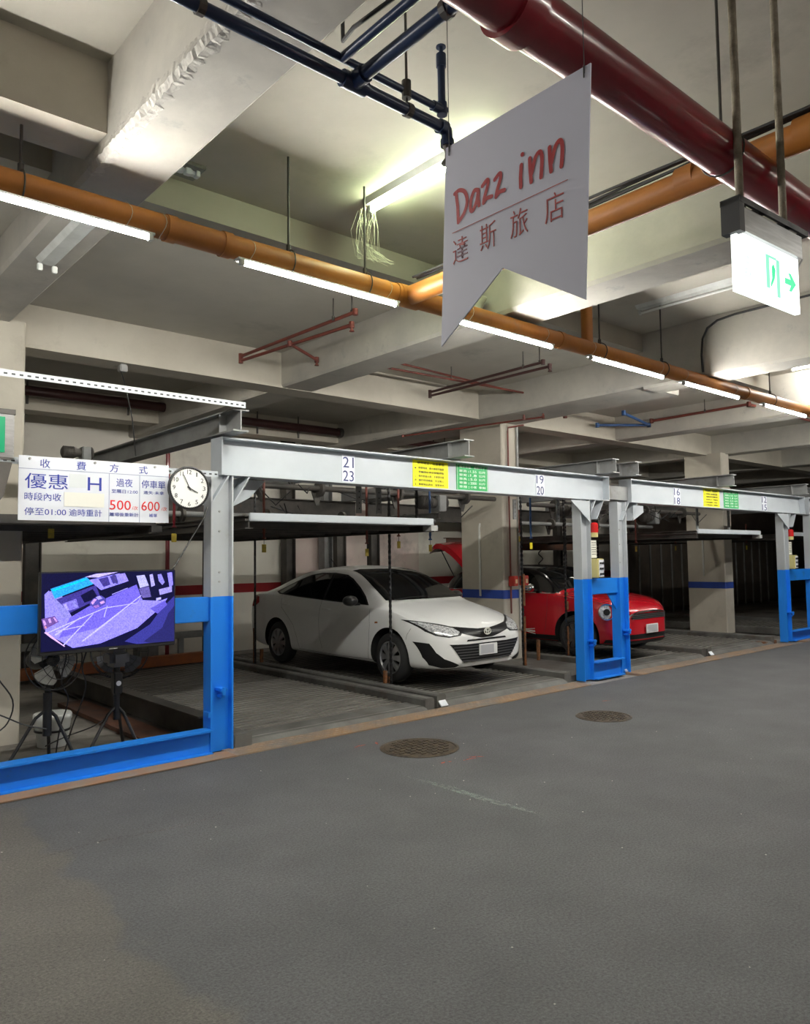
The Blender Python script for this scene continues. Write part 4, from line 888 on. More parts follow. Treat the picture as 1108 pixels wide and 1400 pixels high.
def tagplate(x, y, z, label, zt=2.45, m_=None, drop=redbrown, w_=.026, h_=.085, stem=True):
    t = thing('sprinkler_drop', label, 'sprinkler', (x, y, z))
    g = MB(); g.cyl((x, y, z+.16), (x, y, zt), .014, n=8); g.lathe((x, y, z+.10), (0,0,1), [(0, .022), (.012, .024), (.02, .01), (.05, .012), (.07, .018)], 10); g.build('drop_pipe', drop, t, True)
    MB().cyl((x, y, z+h_/2), (x, y, z+.12), .0025, n=4).build('string', blackg, t)
    MB().rbox(x-w_, x+w_, y-.003, y+.003, z-h_/2, z+h_/2, .002).build('tag', m_ or yellowtag, t)
yb = mat('bright_yellow_tag', (.85, .70, .03), rough=.5)
for a in ((4.15, 7.0, 1.72, 'brown sprinkler drop with narrow tag under the empty raised pallet'), (5.52, 7.0, 1.67, 'sprinkler drop with large tan tag above the white sedan roof front'),
          (6.01, 7.0, 1.76, 'sprinkler drop with yellow tag, second above the white sedan'), (6.53, 7.0, 1.72, 'blue sprinkler drop with yellow tag, third above the white sedan', 2.45, None, bluepipe),
          (8.00, 6.6, 1.74, 'long blue sprinkler drop with bright yellow tag under the 19 20 plate', 2.40, yb, bluepipe), (8.83, 7.5, 1.86, 'brown sprinkler drop in front of the concrete column', 2.3),
          (11.17, 7.0, 1.70, 'sprinkler drop with tan tag under the 16 18 plate', 2.45), (13.84, 7.8, 1.72, 'sprinkler drop with brown tag in front of the far column', 2.0), (15.57, 7.2, 1.72, 'sprinkler drop with bright yellow tag under the far white bar', 2.2, yb),
          (2.1, 7.2, 1.86, 'red sprinkler drop below the price board, nearer the television corner', 2.5, None, redpipe), (3.25, 7.2, 1.83, 'red sprinkler drop with dangling string left of the steel post', 2.5, None, redpipe), (9.1, 8.8, 1.72, 'sprinkler drop with small tag behind the 19 20 plate', 2.4)):
    tagplate(*a)
# drive gear above the lanes
def gear(x, y, z, label, s=1.):
    t = thing('lift_motor', label, 'motor', (x, y, z))
    MB().lathe((x-.22*s, y, z), (1,0,0), [(0, .05*s), (.02*s, .085*s), (.20*s, .09*s), (.24*s, .07*s), (.30*s, .07*s)], 18).build('motor_body', dark, t, True)
    g = MB()
    for i in range(7): g.lathe((x-.19*s+.025*i*s, y, z), (1,0,0), [(0, .098*s), (.008*s, .098*s)], 18)
    g.build('cooling_fins', dark, t)
    MB().rbox(x+.08*s, x+.22*s, y-.1*s, y+.1*s, z-.12*s, z+.10*s, .01).build('gear_box', greys, t)
    MB().lathe((x+.23*s, y, z), (1,0,0), [(0, .10*s), (.015*s, .11*s), (.03*s, .10*s)], 20).build('sprocket', dark, t, True)
gear(2.62, 8.2, 2.74, 'dirty lift motor behind the price board top edge', .65); gear(7.1, 7.6, 2.35, 'dark lift motor above the white sedan windscreen'); gear(10.4, 7.8, 2.35, 'dark lift motor above the red hatchback'); gear(12.9, 7.8, 2.3, 'dark lift motor in front of the far column')
for i, (x, y, z0, z1, lab) in enumerate(((4.95, 6.4, 2.08, 2.42, 'perforated steel hanger strap under the 21 23 beam, nearer the plate'), (5.22, 6.4, 2.08, 2.42, 'perforated steel hanger strap under the 21 23 beam, farther from the plate'), (8.28, 6.35, 2.05, 2.42, 'perforated steel hanger strap under the 19 20 plate'), (8.68, 7.45, 2.15, 2.45, 'perforated steel strap near the concrete column front'), (12.0, 6.35, 2.02, 2.4, 'steel hanger strap under the yellow notice of the 16 18 beam'), (13.1, 6.35, 2.02, 2.4, 'steel hanger strap near the far end of the 16 18 beam'))):
    t = thing('hanger_strap', lab, 'strap', (x, y, z0)); MB().rbox(x-.035, x+.035, y, y+.02, z0, z1, .004).build('strap', greys, t)
    g = MB(); 
    for k in range(5): g.cyl((x, y-.001, z0+.05+.06*k), (x, y+.001, z0+.05+.06*k), .008, n=8)
    g.build('hole', inkdark, t)
for i, (x0, x1, y, z, m_, lab) in enumerate(((3.4, 8.4, 7.6, 2.45, dark, 'dark drive shaft crossing above the empty lane and white sedan'), (9.4, 14.8, 7.8, 2.42, dark, 'dark drive shaft crossing above the red hatchback'), (3.5, 8.4, 8.9, 2.18, greys, 'grey cross bar behind the drive shaft above the white sedan'),
        (9.4, 15.0, 9.0, 2.2, greys, 'grey cross bar behind the drive shaft above the red hatchback'), (1.0, 3.0, 9.5, 2.35, dark, 'dark cross bar above the raised pallet behind the price board'))):
    t = thing('drive_shaft', lab, 'shaft', (x0, y, z)); MB().cyl((x0, y, z), (x1, y, z), .035, n=12).build('shaft', m_, t, True)
    for k in range(4):
        x = x0+(x1-x0)*(k+.5)/4; MB().cyl((x-.02, y, z), (x+.02, y, z), .10, n=16).build('pulley', dark, t, True)
        MB().prism([(x-.10, z+.02), (x+.10, z+.02), (x+.02, z-.20), (x-.02, z-.20)], 'y', y+.05, y+.065).build('bearing_plate', dark, t)
# braces between front beam and raised parts
for x0, y0, z0, x1, y1, z1, lab in ((3.5, 6.1, 2.34, 5.2, 8.8, 2.40, 'diagonal brace running back from under the 21 23 beam'), (9.5, 6.1, 2.3, 10.8, 8.4, 2.4, 'pale diagonal brace under the 16 18 beam'), (6.3, 6.6, 2.1, 6.3, 10.8, 2.1, 'dark guide rail above the white sedan roof')):
    o = MB().ibeam((x0, y0, z0), (x1, y1, z1), .07, .06, .008); tag(o.build('brace_bar', greys), lab, 'brace')
o = MB()
for i in range(26):
    x = random.choice([random.uniform(3.9, 7.6), random.uniform(9.9, 14.2)]); y = random.uniform(6.6, 8.6); z = random.uniform(2.3, 2.55)
    o.tube([(x, y, z), (x+random.uniform(-.2, .2), y+.1, z-.08-random.random()*.1), (x+random.uniform(-.4, .4), y+.3, z)], .008, 5)
tag(o.build('loose_wiring', blackg), 'loose dark wiring looping between the shafts under the lift beams', 'wiring', kind='stuff')

# ================================================================== BACK WALL THINGS
for x, lab in ((2.9, 'dark steel stanchion at the back wall behind the television'), (7.75, 'brown steel stanchion at the back wall above the white sedan'), (8.6, 'grey steel stanchion at the back wall above the white sedan'), (12.6, 'dark steel stanchion at the back wall behind the red hatchback'), (17.3, 'dark steel stanchion at the back wall past the far column')):
    o = MB().ibeam((x, 12.2, 0), (x, 12.2, 4.05), .2, .2, .014, up=(1, 0, 0)); tag(o.build('stanchion', greys if 'grey' in lab else dark), lab, 'post')
o = MB(); o.tube([(5.35, 12.1, 0), (5.35, 12.1, 3.9)], .035, 8); tag(o.build('red_standpipe', redpipe, smooth=True), 'dark red standpipe on the back wall beside the steel post', 'pipe')
o = struct('wall_patch', MB().box(7.9, 11.2, 12.385, 12.40, .9, 2.6), wallpink)
struct('wall_patch', MB().box(18.0, 30.0, 11.7, 12.0, 0, 3.0), mat('dark_rear_partition', (.10, .075, .06), (.14, .11, .09), 2, .7))
t = thing('panel_row', 'row of brown steel panels at the back past the far column', 'panels', (17.5, 11.2, 0))
for i in range(16):
    x = 17.6+i*.55; o = MB().rbox(x, x+.51, 11.3, 11.34, .15, 2.1, .008).build('panel', mat('brown_panel', (.12, .10, .085), (.17, .14, .11), 3, .5), t)
for i in range(16):
    x = 17.58+i*.55; MB().rbox(x-.015, x+.015, 11.26, 11.30, .0, 2.2, .004).build('slat', galv, t)
t = thing('equipment_cabinet', 'small dark cabinet with cream notice at the back between the posts', 'cabinet', (12.9, 12.0, 0)); MB().rbox(12.9, 13.6, 11.9, 12.3, 0, 1.5, .02).build('body', dark, t); MB().box(13.0, 13.4, 11.89, 11.9, 1.0, 1.3).build('notice', paper, t)
g = MB(); pts = [(14.4+.05*cos(a*.9), 11.6+.05*sin(a*.9), .6+a*.035) for a in range(40)]; g.tube(pts, .014, 5); tag(g.build('coiled_hose', blackg), 'dark coiled spring hose hanging at the back behind the red hatchback', 'hose')
for x, y, s_, lab in ((4.7, 11.6, .3, 'small grey box on the floor rail behind the television'), (13.2, 10.9, .35, 'dark crate on the bay floor near the back wall')):
    t = thing('crate', lab, 'crate', (x, y, 0)); MB().rbox(x, x+s_, y, y+s_, .0, s_*1.4, .02).build('body', greys, t); MB().rbox(x-.01, x+s_+.01, y-.01, y+s_+.01, s_*1.4, s_*1.4+.03, .01).build('lid', dark, t)
t = thing('junction_box', 'tiny grey junction box on the beam underside above the slotted bar', 'box', (2.95, 7.85, 3.6)); MB().rbox(2.91, 2.99, 7.75, 7.83, 3.56, 3.635, .008).build('housing', galv, t)
o = MB(); o.tube([(2.93, 7.79, 3.57), (2.90, 7.6, 3.4), (2.86, 7.3, 3.0), (2.82, 7.1, 2.6)], .006, 5); o = tag(o.build('dangling_wire', blackg), 'thin wire dangling from the small junction box', 'wire')

# ================================================================== FANS, BUCKET, CABLES BEHIND THE TELEVISION
FZ = .01
def tripod(t, x, y, zt, feet, rad=.013):
    for fx, fy in feet:
        g = MB(); g.tube([(x, y, zt), (x+(fx-x)*.25, y+(fy-y)*.25, zt-.06), (fx, fy, FZ+.02)], rad, 8); o = g.build('leg', black, t, True)
        MB().rbox(fx-.025, fx+.025, fy-.02, fy+.02, FZ, FZ+.03, .006).build('rubber_foot', black, o)
t = thing('tripod_fan', 'black pedestal fan with pale blades on tripod legs behind the television', 'fan', (1.80, 6.15, 0))
X, Y, Z = 1.80, 6.20, .865
tripod(t, X, Y, .50, ((1.45, 6.15), (2.02, 6.12), (1.92, 6.55)))
MB().cyl((X, Y, .30), (X, Y, .62), .032, n=14).build('column', black, t, True); MB().cyl((X, Y, .58), (X, Y, Z-.05), .022, n=12).build('upper_tube', black, t, True)
d = Vector((.35, -.93, .1)).normalized()
MB().lathe((X, Y+.06, Z), -d, [(-.02, .03), (0, .07), (.12, .075), (.17, .05)], 18).build('motor_housing', black, t, True)
u = d.orthogonal().normalized(); v = d.cross(u); cc = Vector((X, Y, Z))+d*.05
for k in range(4):
    a0 = k*pi/2+.35; g = MB(); P = []
    for j in range(8):
        aa = a0+(j-3.5)*.16; P.append(cc+(u*cos(aa)+v*sin(aa))*(.19 if 0 < j < 7 else .165)+d*(.02*(j-3.5)/3.5))
    P += [cc+(u*cos(a0+.25)+v*sin(a0+.25))*.05, cc+(u*cos(a0-.25)+v*sin(a0-.25))*.05]
    n = len(P); Q = [p+d*.003 for p in P]; g.add(P+Q, [tuple(range(n)), tuple(range(n, 2*n))[::-1]]+[(i, (i+1) % n, (i+1) % n+n, i+n) for i in range(n)])
    g.build('blade', mat('dusty_blade', (.40, .40, .37), (.25, .25, .23), 14, .5), t)
MB().lathe(cc-d*.0, d, [(-.01, .05), (.02, .05), (.035, .03)], 16).build('hub', black, t, True)
g = MB()
for rr, off in ((.225, -.01), (.225, .05), (.15, .085), (.07, .095)): g.tube([cc+d*off+(u*cos(a*pi/16)+v*sin(a*pi/16))*rr for a in range(33)], .003 if rr < .2 else .005, 5)
for k in range(20):
    a = k*pi/10; e_ = u*cos(a)+v*sin(a); g.tube([cc-d*.01+e_*.225, cc+d*.05+e_*.225, cc+d*.085+e_*.15, cc+d*.10+e_*.02], .0018, 4)
g.build('guard_cage', black, t)
t = thing('tripod_fan', 'black pedestal fan turned away with grey motor housing on tripod legs', 'fan', (2.32, 6.2, 0))
X, Y = 2.33, 6.22
tripod(t, X, Y, .45, ((2.02, 6.12), (2.52, 6.14), (2.50, 6.50)))
MB().cyl((X, Y, .34), (X, Y, .80), .026, n=14).build('column', black, t, True); MB().rbox(X-.035, X+.035, Y-.04, Y+.04, .54, .72, .01).build('control_box', black, t)
MB().cyl((X, Y-.041, .63), (X, Y-.046, .63), .02, n=16).build('dial_knob', signw, t)
MB().rbox(X-.08, X+.08, Y-.09, Y+.12, .76, .90, .035).build('motor_housing', mat('grey_fan_plastic', (.10, .10, .115), rough=.35), t)
cc = Vector((X+.12, Y+.26, .85)); d = Vector((.42, .9, 0)).normalized(); u = d.orthogonal().normalized(); v = d.cross(u); g = MB()
for rr, off in ((.23, 0), (.23, .06), (.15, -.035), (.06, -.05)): g.tube([cc+d*off+(u*cos(a*pi/16)+v*sin(a*pi/16))*rr for a in range(33)], .0045 if rr > .2 else .003, 5)
for k in range(24):
    a = k*pi/12; e_ = u*cos(a)+v*sin(a); g.tube([cc+d*.06+e_*.23, cc+e_*.23, cc-d*.035+e_*.15, cc-d*.055+e_*.02], .0018, 4)
g.build('guard_cage', black, t)
for k in range(4):
    a0 = k*pi/2; P = [cc+d*.02+(u*cos(a0+q)+v*sin(a0+q))*r for q, r in ((-.5, .19), (-.2, .205), (.2, .205), (.5, .19), (.3, .05), (-.3, .05))]; Q = [p+d*.003 for p in P]; n = 6
    MB().add(P+Q, [tuple(range(n)), tuple(range(n, 2*n))[::-1]]+[(i, (i+1) % n, (i+1) % n+n, i+n) for i in range(n)]).build('blade', mat('clear_dark_blade', (.10, .10, .11), rough=.2), t)
t = thing('bucket', 'white plastic bucket on the floor behind the pedestal fan', 'bucket', (2.05, 7.2, 0))
MB().lathe((2.12, 7.15, .01), (0,0,1), [(0, .12), (.22, .15), (.23, .157), (.27, .157), (.28, .15)], 28).build('pail', mat('white_plastic', (.62, .64, .62), rough=.4), t, True)
MB().lathe((2.12, 7.15, .14), (0,0,1), [(0, .148), (.018, .151)], 28).build('band', inkdark, t)
for i, (pts, lab) in enumerate(((((1.35, 5.98, 1.1), (1.38, 6.0, .85), (1.52, 6.05, .62), (1.50, 6.1, .45), (1.38, 6.0, .40)), 'black cable looping in front of the cream column'),
        (((1.30, 5.99, .60), (1.45, 6.02, .52), (1.62, 6.1, .42), (1.78, 6.15, .36)), 'thin black cable sagging from the column to the fan'),
        (((1.74, 5.98, 1.10), (1.80, 6.02, .98), (1.90, 6.1, .90), (1.88, 6.15, .70), (1.95, 6.2, .55), (1.92, 6.3, .30), (1.9, 6.35, .02)), 'black cable dropping behind the fan cage to the floor'),
        (((2.05, 6.0, 1.02), (2.02, 6.1, .80), (2.08, 6.2, .62), (2.05, 6.4, .30), (2.0, 6.5, .02)), 'black cable hanging between the two pedestal fans'),
        (((1.82, 6.3, .20), (2.05, 6.6, .18), (2.3, 6.6, .24), (2.45, 6.7, .3)), 'black cable strung low between the two tripods'),
        (((1.32, 6.2, .02), (1.5, 6.4, .02), (1.75, 6.3, .02), (1.95, 6.4, .02)), 'black cable lying on the bay floor by the fan feet'))):
    P = spl([tuple(p) for p in pts], 5); o = MB(); o.tube(P, .0055, 5); tag(o.build('loose_cable', blackg, smooth=True), lab, 'cable')

# ================================================================== CARS
def interp(tab, y):
    if y <= tab[0][0]: return tab[0][1]
    for (a, b), (c, d) in zip(tab, tab[1:]):
        if y <= c:
            s = (y-a)/(c-a); return b+(d-b)*s
    return tab[-1][1]
class Car:
    """body skin lofted from cross sections along the car; nose at local y=0, tail at y=L, centre x=0"""
    def __init__(s, cx, ny, z0, L, prof):
        s.o = Vector((cx, ny, z0)); s.L = L; s.kz = prof.get('kz', 1.); s.sh = prof.get('shift', 0.)
        prof = dict(prof)
        for k in ('zt', 'belt'): prof[k] = [(s.wy(a), b*s.kz) for a, b in prof[k]]
        for k in ('wr', 'crown'): prof[k] = [(s.wy(a), b) for a, b in prof[k]]
        prof['stations'] = [s.wy(a) for a in prof['stations']]; s.p = prof
        ys = prof['stations']; rows = []
        for y in ys:
            W = interp(prof['w'], y); zb = interp(prof['zb'], y); zt = interp(prof['zt'], y); zbelt = min(interp(prof['belt'], y), zt-.012); wr = interp(prof['wr'], y)*W; zs = zt-interp(prof['crown'], y)
            wb = W*interp(prof['wbelt'], y)
            zs = max(zs, zbelt+.006)
            mid = zb+(zbelt-zb)*.52
            half = [(0, zb), (W*.55, zb), (W*.88, zb+.005), (W*.965, zb+.045), (W*.99, zb+(mid-zb)*.5), (W, mid), (W*.992, mid+(zbelt-mid)*.55), (wb+(W-wb)*.35, zbelt-(zbelt-mid)*.14), (wb, zbelt),
                    (wb+(wr-wb)*.12, zbelt+(zs-zbelt)*.10), (wb+(wr-wb)*.55, zbelt+(zs-zbelt)*.55), (wr, zs-(zs-zbelt)*.04), (wr*.93, zs+(zt-zs)*.35), (wr*.62, zt-(zt-zs)*.28), (wr*.3, zt-(zt-zs)*.06), (0, zt)]
            rows.append([(x, y, z) for x, z in half] + [(-x, y, z) for x, z in half[-2:0:-1]])
        n = len(rows[0]); vs = [p for r in rows for p in r]; fs = []
        for i in range(len(rows)-1):
            for k in range(n): fs.append((i*n+k, i*n+(k+1) % n, (i+1)*n+(k+1) % n, (i+1)*n+k))
        nh = n//2
        for base in (0, (len(rows)-1)*n):     # quad caps
            for k in range(nh-0):
                a, b = k, k+1; c, d = n-k-1, n-k
                q = [base+a, base+b, base+c % n, base+d % n]
                q2 = []
                for v in q:
                    if v not in q2: q2.append(v)
                if len(q2) > 2 and k < nh: fs.append(tuple(q2))
        me = bpy.data.meshes.new('tmp'); me.from_pydata([tuple(Vector(p)+s.o) for p in vs], [], fs)
        bm = bmesh.new(); bm.from_mesh(me); bmesh.ops.recalc_face_normals(bm, faces=bm.faces[:]); bm.to_mesh(me); bm.free()
        ob = bpy.data.objects.new('tmp', me); COL.objects.link(ob)
        md = ob.modifiers.new('s', 'SUBSURF'); md.levels = 2; md.render_levels = 2
        bpy.context.view_layer.update(); dg = bpy.context.evaluated_depsgraph_get()
        me2 = bpy.data.meshes.new_from_object(ob.evaluated_get(dg)); ob.modifiers.clear(); ob.data = me2
        s.tmp = ob; bm = bmesh.new(); bm.from_mesh(me2); s.bvh = BVHTree.FromBMesh(bm); bm.free()
    def wy(s, y): return y - s.sh*interp([(.5, 0), (1.05, 1), (3.4, 1), (s.L-.2, 0)], y)
    def body(s, parent, mats, axles, rw, wx, region=None):
        """cut wheel arches, assign arch liner material and optional black upper region"""
        ob = s.tmp; cuts = []
        for ay in axles:
            for sg in (-1, 1):
                g = MB(); x1 = sg*(wx+.25); x0 = sg*(wx-.26)
                g.cyl(s.o+Vector((x0, ay, rw[0])), s.o+Vector((x1, ay, rw[0])), rw[1], n=40)
                c = g.build('cut', mats[0], off=(0, 0, 0)); cuts.append(c); md = ob.modifiers.new('b', 'BOOLEAN'); md.operation = 'DIFFERENCE'; md.object = c; md.solver = 'EXACT'
        bpy.context.view_layer.update(); dg = bpy.context.evaluated_depsgraph_get(); me = bpy.data.meshes.new_from_object(ob.evaluated_get(dg))
        for c in cuts: bpy.data.objects.remove(c)
        bpy.data.objects.remove(ob)
        me.name = 'body'; me.materials.clear()
        for m_ in mats: me.materials.append(m_)
        for p in me.polygons:
            c = p.center-s.o; mi = 0
            for ay in axles:
                r = sqrt((c.y-ay)**2+(c.z-rw[0])**2)
                if r < rw[1]+.002 and (abs(p.normal.x) < .4 and r > rw[1]-.03 or abs(c.x) < wx-.2) : mi = 1
            if c.z < .20 and p.normal.z < -.7: mi = 1
            if region and mi == 0 and region(c, p.normal): mi = 2
            p.material_index = mi; p.use_smooth = True
        bm = bmesh.new(); bm.from_mesh(me)
        for e in bm.edges:
            if len(e.link_faces) == 2 and e.calc_face_angle(0) > .75: e.smooth = False
        for v in bm.verts: v.co -= s.o
        bm.to_mesh(me); bm.free()
        o = bpy.data.objects.new('body', me); COL.objects.link(o); o.parent = parent; s.root = parent; return o
    def patch(s, name, poly, m, view='side', off=.004, mirror=True, parent=None, step=.035, thick=.0, both=True):
        """lay a flat outline onto the skin. side: (y,z); front: (x,z); top: (x,y); corner: outline on a 45 degree view (t,z)"""
        out = []
        if view == 'side': poly = [(s.wy(a), b*s.kz) for a, b in poly]
        else: poly = [(a, b*s.kz) for a, b in poly]
        for sg in ((1, -1) if (mirror and both) else ((1,) if not mirror else (-1,))):
            if view == 'side': org = lambda u, v: Vector((sg*-1.6, u, v)); d = Vector((sg, 0, 0))
            elif view == 'front': org = lambda u, v: Vector((sg*-u, -1.5, v)); d = Vector((0, 1, 0))
            elif view == 'rear': org = lambda u, v: Vector((sg*-u, s.L+1.5, v)); d = Vector((0, -1, 0))
            elif view == 'top': org = lambda u, v: Vector((sg*-u, v, 3)); d = Vector((0, 0, -1))
            elif view == 'corner':
                q = 1/sqrt(2); org = lambda u, v: Vector((sg*-(.6+u*q)-sg*0+sg*-q*1.2, .2-0+(-u*0)+0-q*1.2, v)); d = Vector((sg*q, q, 0))
            bm = bmesh.new(); vs = [bm.verts.new((u, v, 0)) for u, v in poly]; bm.faces.new(vs)
            us = [p[0] for p in poly]; ws = [p[1] for p in poly]
            for ax, lo, hi in ((0, min(us), max(us)), (1, min(ws), max(ws))):
                k = lo+step
                while k < hi-.002:
                    co = (k, 0, 0) if ax == 0 else (0, k, 0); no = (1, 0, 0) if ax == 0 else (0, 1, 0)
                    bmesh.ops.bisect_plane(bm, geom=bm.verts[:]+bm.edges[:]+bm.faces[:], plane_co=co, plane_no=no); k += step
            bmesh.ops.triangulate(bm, faces=bm.faces[:])
            ok = True; bad = []
            for v in bm.verts:
                o = org(v.co.x, v.co.y); hit, nrm, _, _ = s.bvh.ray_cast(o+s.o, d, 6)
                if hit is None: bad.append(v); continue
                if nrm.dot(d) > 0: nrm = -nrm
                v.co = hit-s.o+nrm*off
            if bad: bmesh.ops.delete(bm, geom=bad, context='VERTS')
            for f in bm.faces: f.smooth = True
            bmesh.ops.recalc_face_normals(bm, faces=bm.faces[:])
            if bm.faces and sum((f.normal.dot(d)*f.calc_area() for f in bm.faces)) > 0: bmesh.ops.reverse_faces(bm, faces=bm.faces[:])
            me = bpy.data.meshes.new(name); bm.to_mesh(me); bm.free(); me.materials.append(m)
            ob = bpy.data.objects.new(name, me); COL.objects.link(ob); ob.parent = parent or s.root
            out.append(ob)
        return out
    def line(s, name, pts, m, view='side', w_=.004, **k):
        """thin groove or strip following pts"""
        P = [Vector((a, b)) for a, b in pts]; L = []; R = []
        for i, p in enumerate(P):
            d = (P[min(i+1, len(P)-1)]-P[max(i-1, 0)]).normalized(); n = Vector((-d.y, d.x))*w_/2; L.append(tuple(p+n)); R.append(tuple(p-n))
        return s.patch(name, L+R[::-1], m, view, off=k.pop('off', .0015), step=k.pop('step', .06), **k)
def wheel(t, x, y, z, r, out, mt, mr, spokes=8, name='wheel', w_=.195):
    """tyre, rim dish and spokes; out = -1 or 1 for the outer side"""
    d = Vector((out, 0, 0)); c = Vector((x, y, z)); xi = c-d*w_
    o = MB().lathe(xi, d, [(0, r*.70), (.01, r*.88), (.03, r*.97), (.05, r), (w_-.05, r), (w_-.03, r*.975), (w_-.01, r*.90), (w_, r*.72), (w_-.012, r*.66), (w_-.05, r*.63), (.03, r*.63)], 40, caps=False).build(name, mt, t, True)
    MB().lathe(xi, d, [(w_-.075, r*.64), (w_-.075, .03)], 30).build('rim_back', MATS['black_plastic'], o)
    g = MB(); g.lathe(xi, d, [(w_-.06, r*.655), (w_-.012, r*.665), (w_-.008, r*.63), (w_-.03, r*.60)], 40, caps=False)
    for k in range(spokes):
        a = 2*pi*k/spokes; u = Vector((0, cos(a), sin(a))); v = Vector((0, -sin(a), cos(a))); hw0, hw1 = r*.10, r*.145
        P = []
        for rr, hw, dx in ((r*.14, hw0*.7, w_-.008), (r*.40, hw0, w_-.010), (r*.62, hw1, w_-.022)):
            P.append((xi+d*dx+u*rr, v*hw))
        A = [p-q for p, q in P]; B = [p+q for p, q in P]; A2 = [p-d*.03 for p in A]; B2 = [p-d*.03 for p in B]
        vs = A+B+A2+B2; fs = []
        for i in range(2): fs += [(i, i+1, 3+i+1, 3+i), (6+i, 6+i+1, i+1, i), (3+i, 4+i, 10+i, 9+i)]
        g.add(vs, fs)
    g.lathe(xi, d, [(w_-.04, r*.20), (w_-.006, r*.18), (w_-.001, r*.12), (w_+.001, r*.02)], 24)
    g.build('hubcap', mr, o, True)
    return o
tyrem = mat('tyre_rubber', (.022, .022, .023), rough=.75)
rimm = mat('silver_wheel_cover', (.55, .56, .58), (.40, .41, .43), 6, .28, metal=.8)
glassm = mat('tinted_car_glass', (.004, .005, .006), rough=.05, spec=.4)
trimk = mat('black_car_trim', (.010, .010, .011), rough=.4, spec=.25)
gapm = mat('panel_gap', (.03, .03, .03), rough=.8)
lensm = mat('headlamp_lens', (.82, .84, .86), (.35, .36, .38), 40, .12, metal=.35, lo=.45, hi=.6)
amber = mat('tail_lamp_red', (.40, .015, .02), rough=.15)
archm = mat('wheel_arch_liner', (.010, .010, .010), rough=.9)
platem = mat('number_plate_white', (.78, .79, .80), rough=.4)
plateg = mat('number_plate_grey', (.45, .46, .50), rough=.5)

# ---- white sedan
YP = dict(kz=.955, shift=.17,
 stations=[0, .012, .035, .08, .15, .25, .4, .58, .80, 1.0, 1.12, 1.22, 1.4, 1.6, 1.82, 2.0, 2.3, 2.65, 3.0, 3.3, 3.55, 3.75, 3.9, 4.05, 4.2, 4.32, 4.38, 4.41, 4.42],
 w=[(0,.50),(.012,.56),(.035,.62),(.08,.69),(.15,.755),(.25,.805),(.4,.840),(.58,.857),(.8,.865),(3.6,.865),(3.9,.85),(4.2,.80),(4.32,.74),(4.38,.67),(4.42,.58)],
 zb=[(0,.30),(.012,.25),(.035,.22),(.08,.20),(.2,.185),(.6,.18),(3.8,.19),(4.2,.24),(4.38,.32),(4.42,.40)],
 zt=[(0,.58),(.012,.625),(.035,.66),(.08,.695),(.15,.735),(.25,.785),(.4,.84),(.58,.885),(.8,.93),(1.0,.965),(1.12,.985),(1.22,1.02),(1.4,1.125),(1.6,1.235),(1.82,1.345),(2.0,1.415),(2.3,1.465),(2.65,1.475),(3.0,1.45),(3.3,1.385),(3.55,1.295),(3.75,1.205),(3.9,1.13),(4.05,1.085),(4.2,1.065),(4.32,1.02),(4.38,.96),(4.42,.86)],
 belt=[(0,.54),(.035,.62),(.08,.655),(.15,.69),(.25,.735),(.4,.78),(.58,.82),(.8,.86),(1.0,.89),(1.4,.925),(2.0,.955),(3.0,1.0),(3.6,1.03),(4.05,1.035),(4.32,.98),(4.42,.82)],
 wbelt=[(0,.94),(.25,.93),(.6,.925),(1.0,.925),(1.4,.935),(3.4,.93),(4.0,.92),(4.42,.90)],
 wr=[(0,.80),(.25,.80),(.8,.82),(1.0,.83),(1.12,.83),(1.4,.785),(1.82,.70),(2.3,.665),(3.0,.655),(3.4,.66),(3.75,.70),(3.95,.78),(4.2,.82),(4.42,.8)],
 crown=[(0,.02),(.25,.035),(.8,.05),(1.12,.045),(1.4,.05),(2,.045),(2.6,.05),(3.2,.045),(4,.03),(4.42,.03)])
CX1, NY1, Z1 = 6.84, 6.36, .100
white_paint = mat('white_car_paint', (.86, .87, .87), rough=.28, coat=.7, dirt=(.60, .59, .56), dscale=1.3, dlo=.55, dhi=.9)
t = thing('sedan', 'white four-door sedan with tinted windows parked on the second pallet', 'car', (CX1, NY1, Z1))
car = Car(CX1, NY1, Z1, 4.42, YP)
AX = (.83, 3.38); WR = .298
car.body(t, [white_paint, archm], AX, (WR+.01, .352), .85)
for i, ay in enumerate(AX):
    for sg in (-1, 1): wheel(t, CX1+sg*.845, NY1+ay, Z1+WR, WR, sg, tyrem, rimm, 8)
# side glass: one dark daylight opening split by the pillar
car.patch('front_side_window', [(1.52,.965),(1.62,1.05),(1.80,1.165),(2.00,1.27),(2.15,1.325),(2.42,1.352),(2.42,1.0)], glassm)
car.patch('rear_side_window', [(2.47,1.0),(2.47,1.352),(2.75,1.348),(3.0,1.318),(3.25,1.245),(3.45,1.165),(3.60,1.085),(3.55,1.06),(3.2,1.035)], glassm)
car.patch('window_surround', [(1.46,.950),(1.60,1.065),(1.78,1.180),(1.99,1.292),(2.14,1.345),(2.44,1.372),(2.75,1.368),(3.02,1.336),(3.28,1.26),(3.48,1.175),(3.66,1.08),(3.56,1.045),(3.0,1.01),(2.2,.975)], trimk, off=.0015)
car.patch('windscreen', [(-.66,1.012),(.66,1.012),(.605,1.20),(.525,1.40),(.40,1.418),(-.40,1.418),(-.525,1.40),(-.605,1.20)], glassm, 'front', mirror=False, off=.004)
car.patch('rear_window', [(-.58,1.13),(.58,1.13),(.50,1.38),(-.50,1.38)], glassm, 'rear', mirror=False)
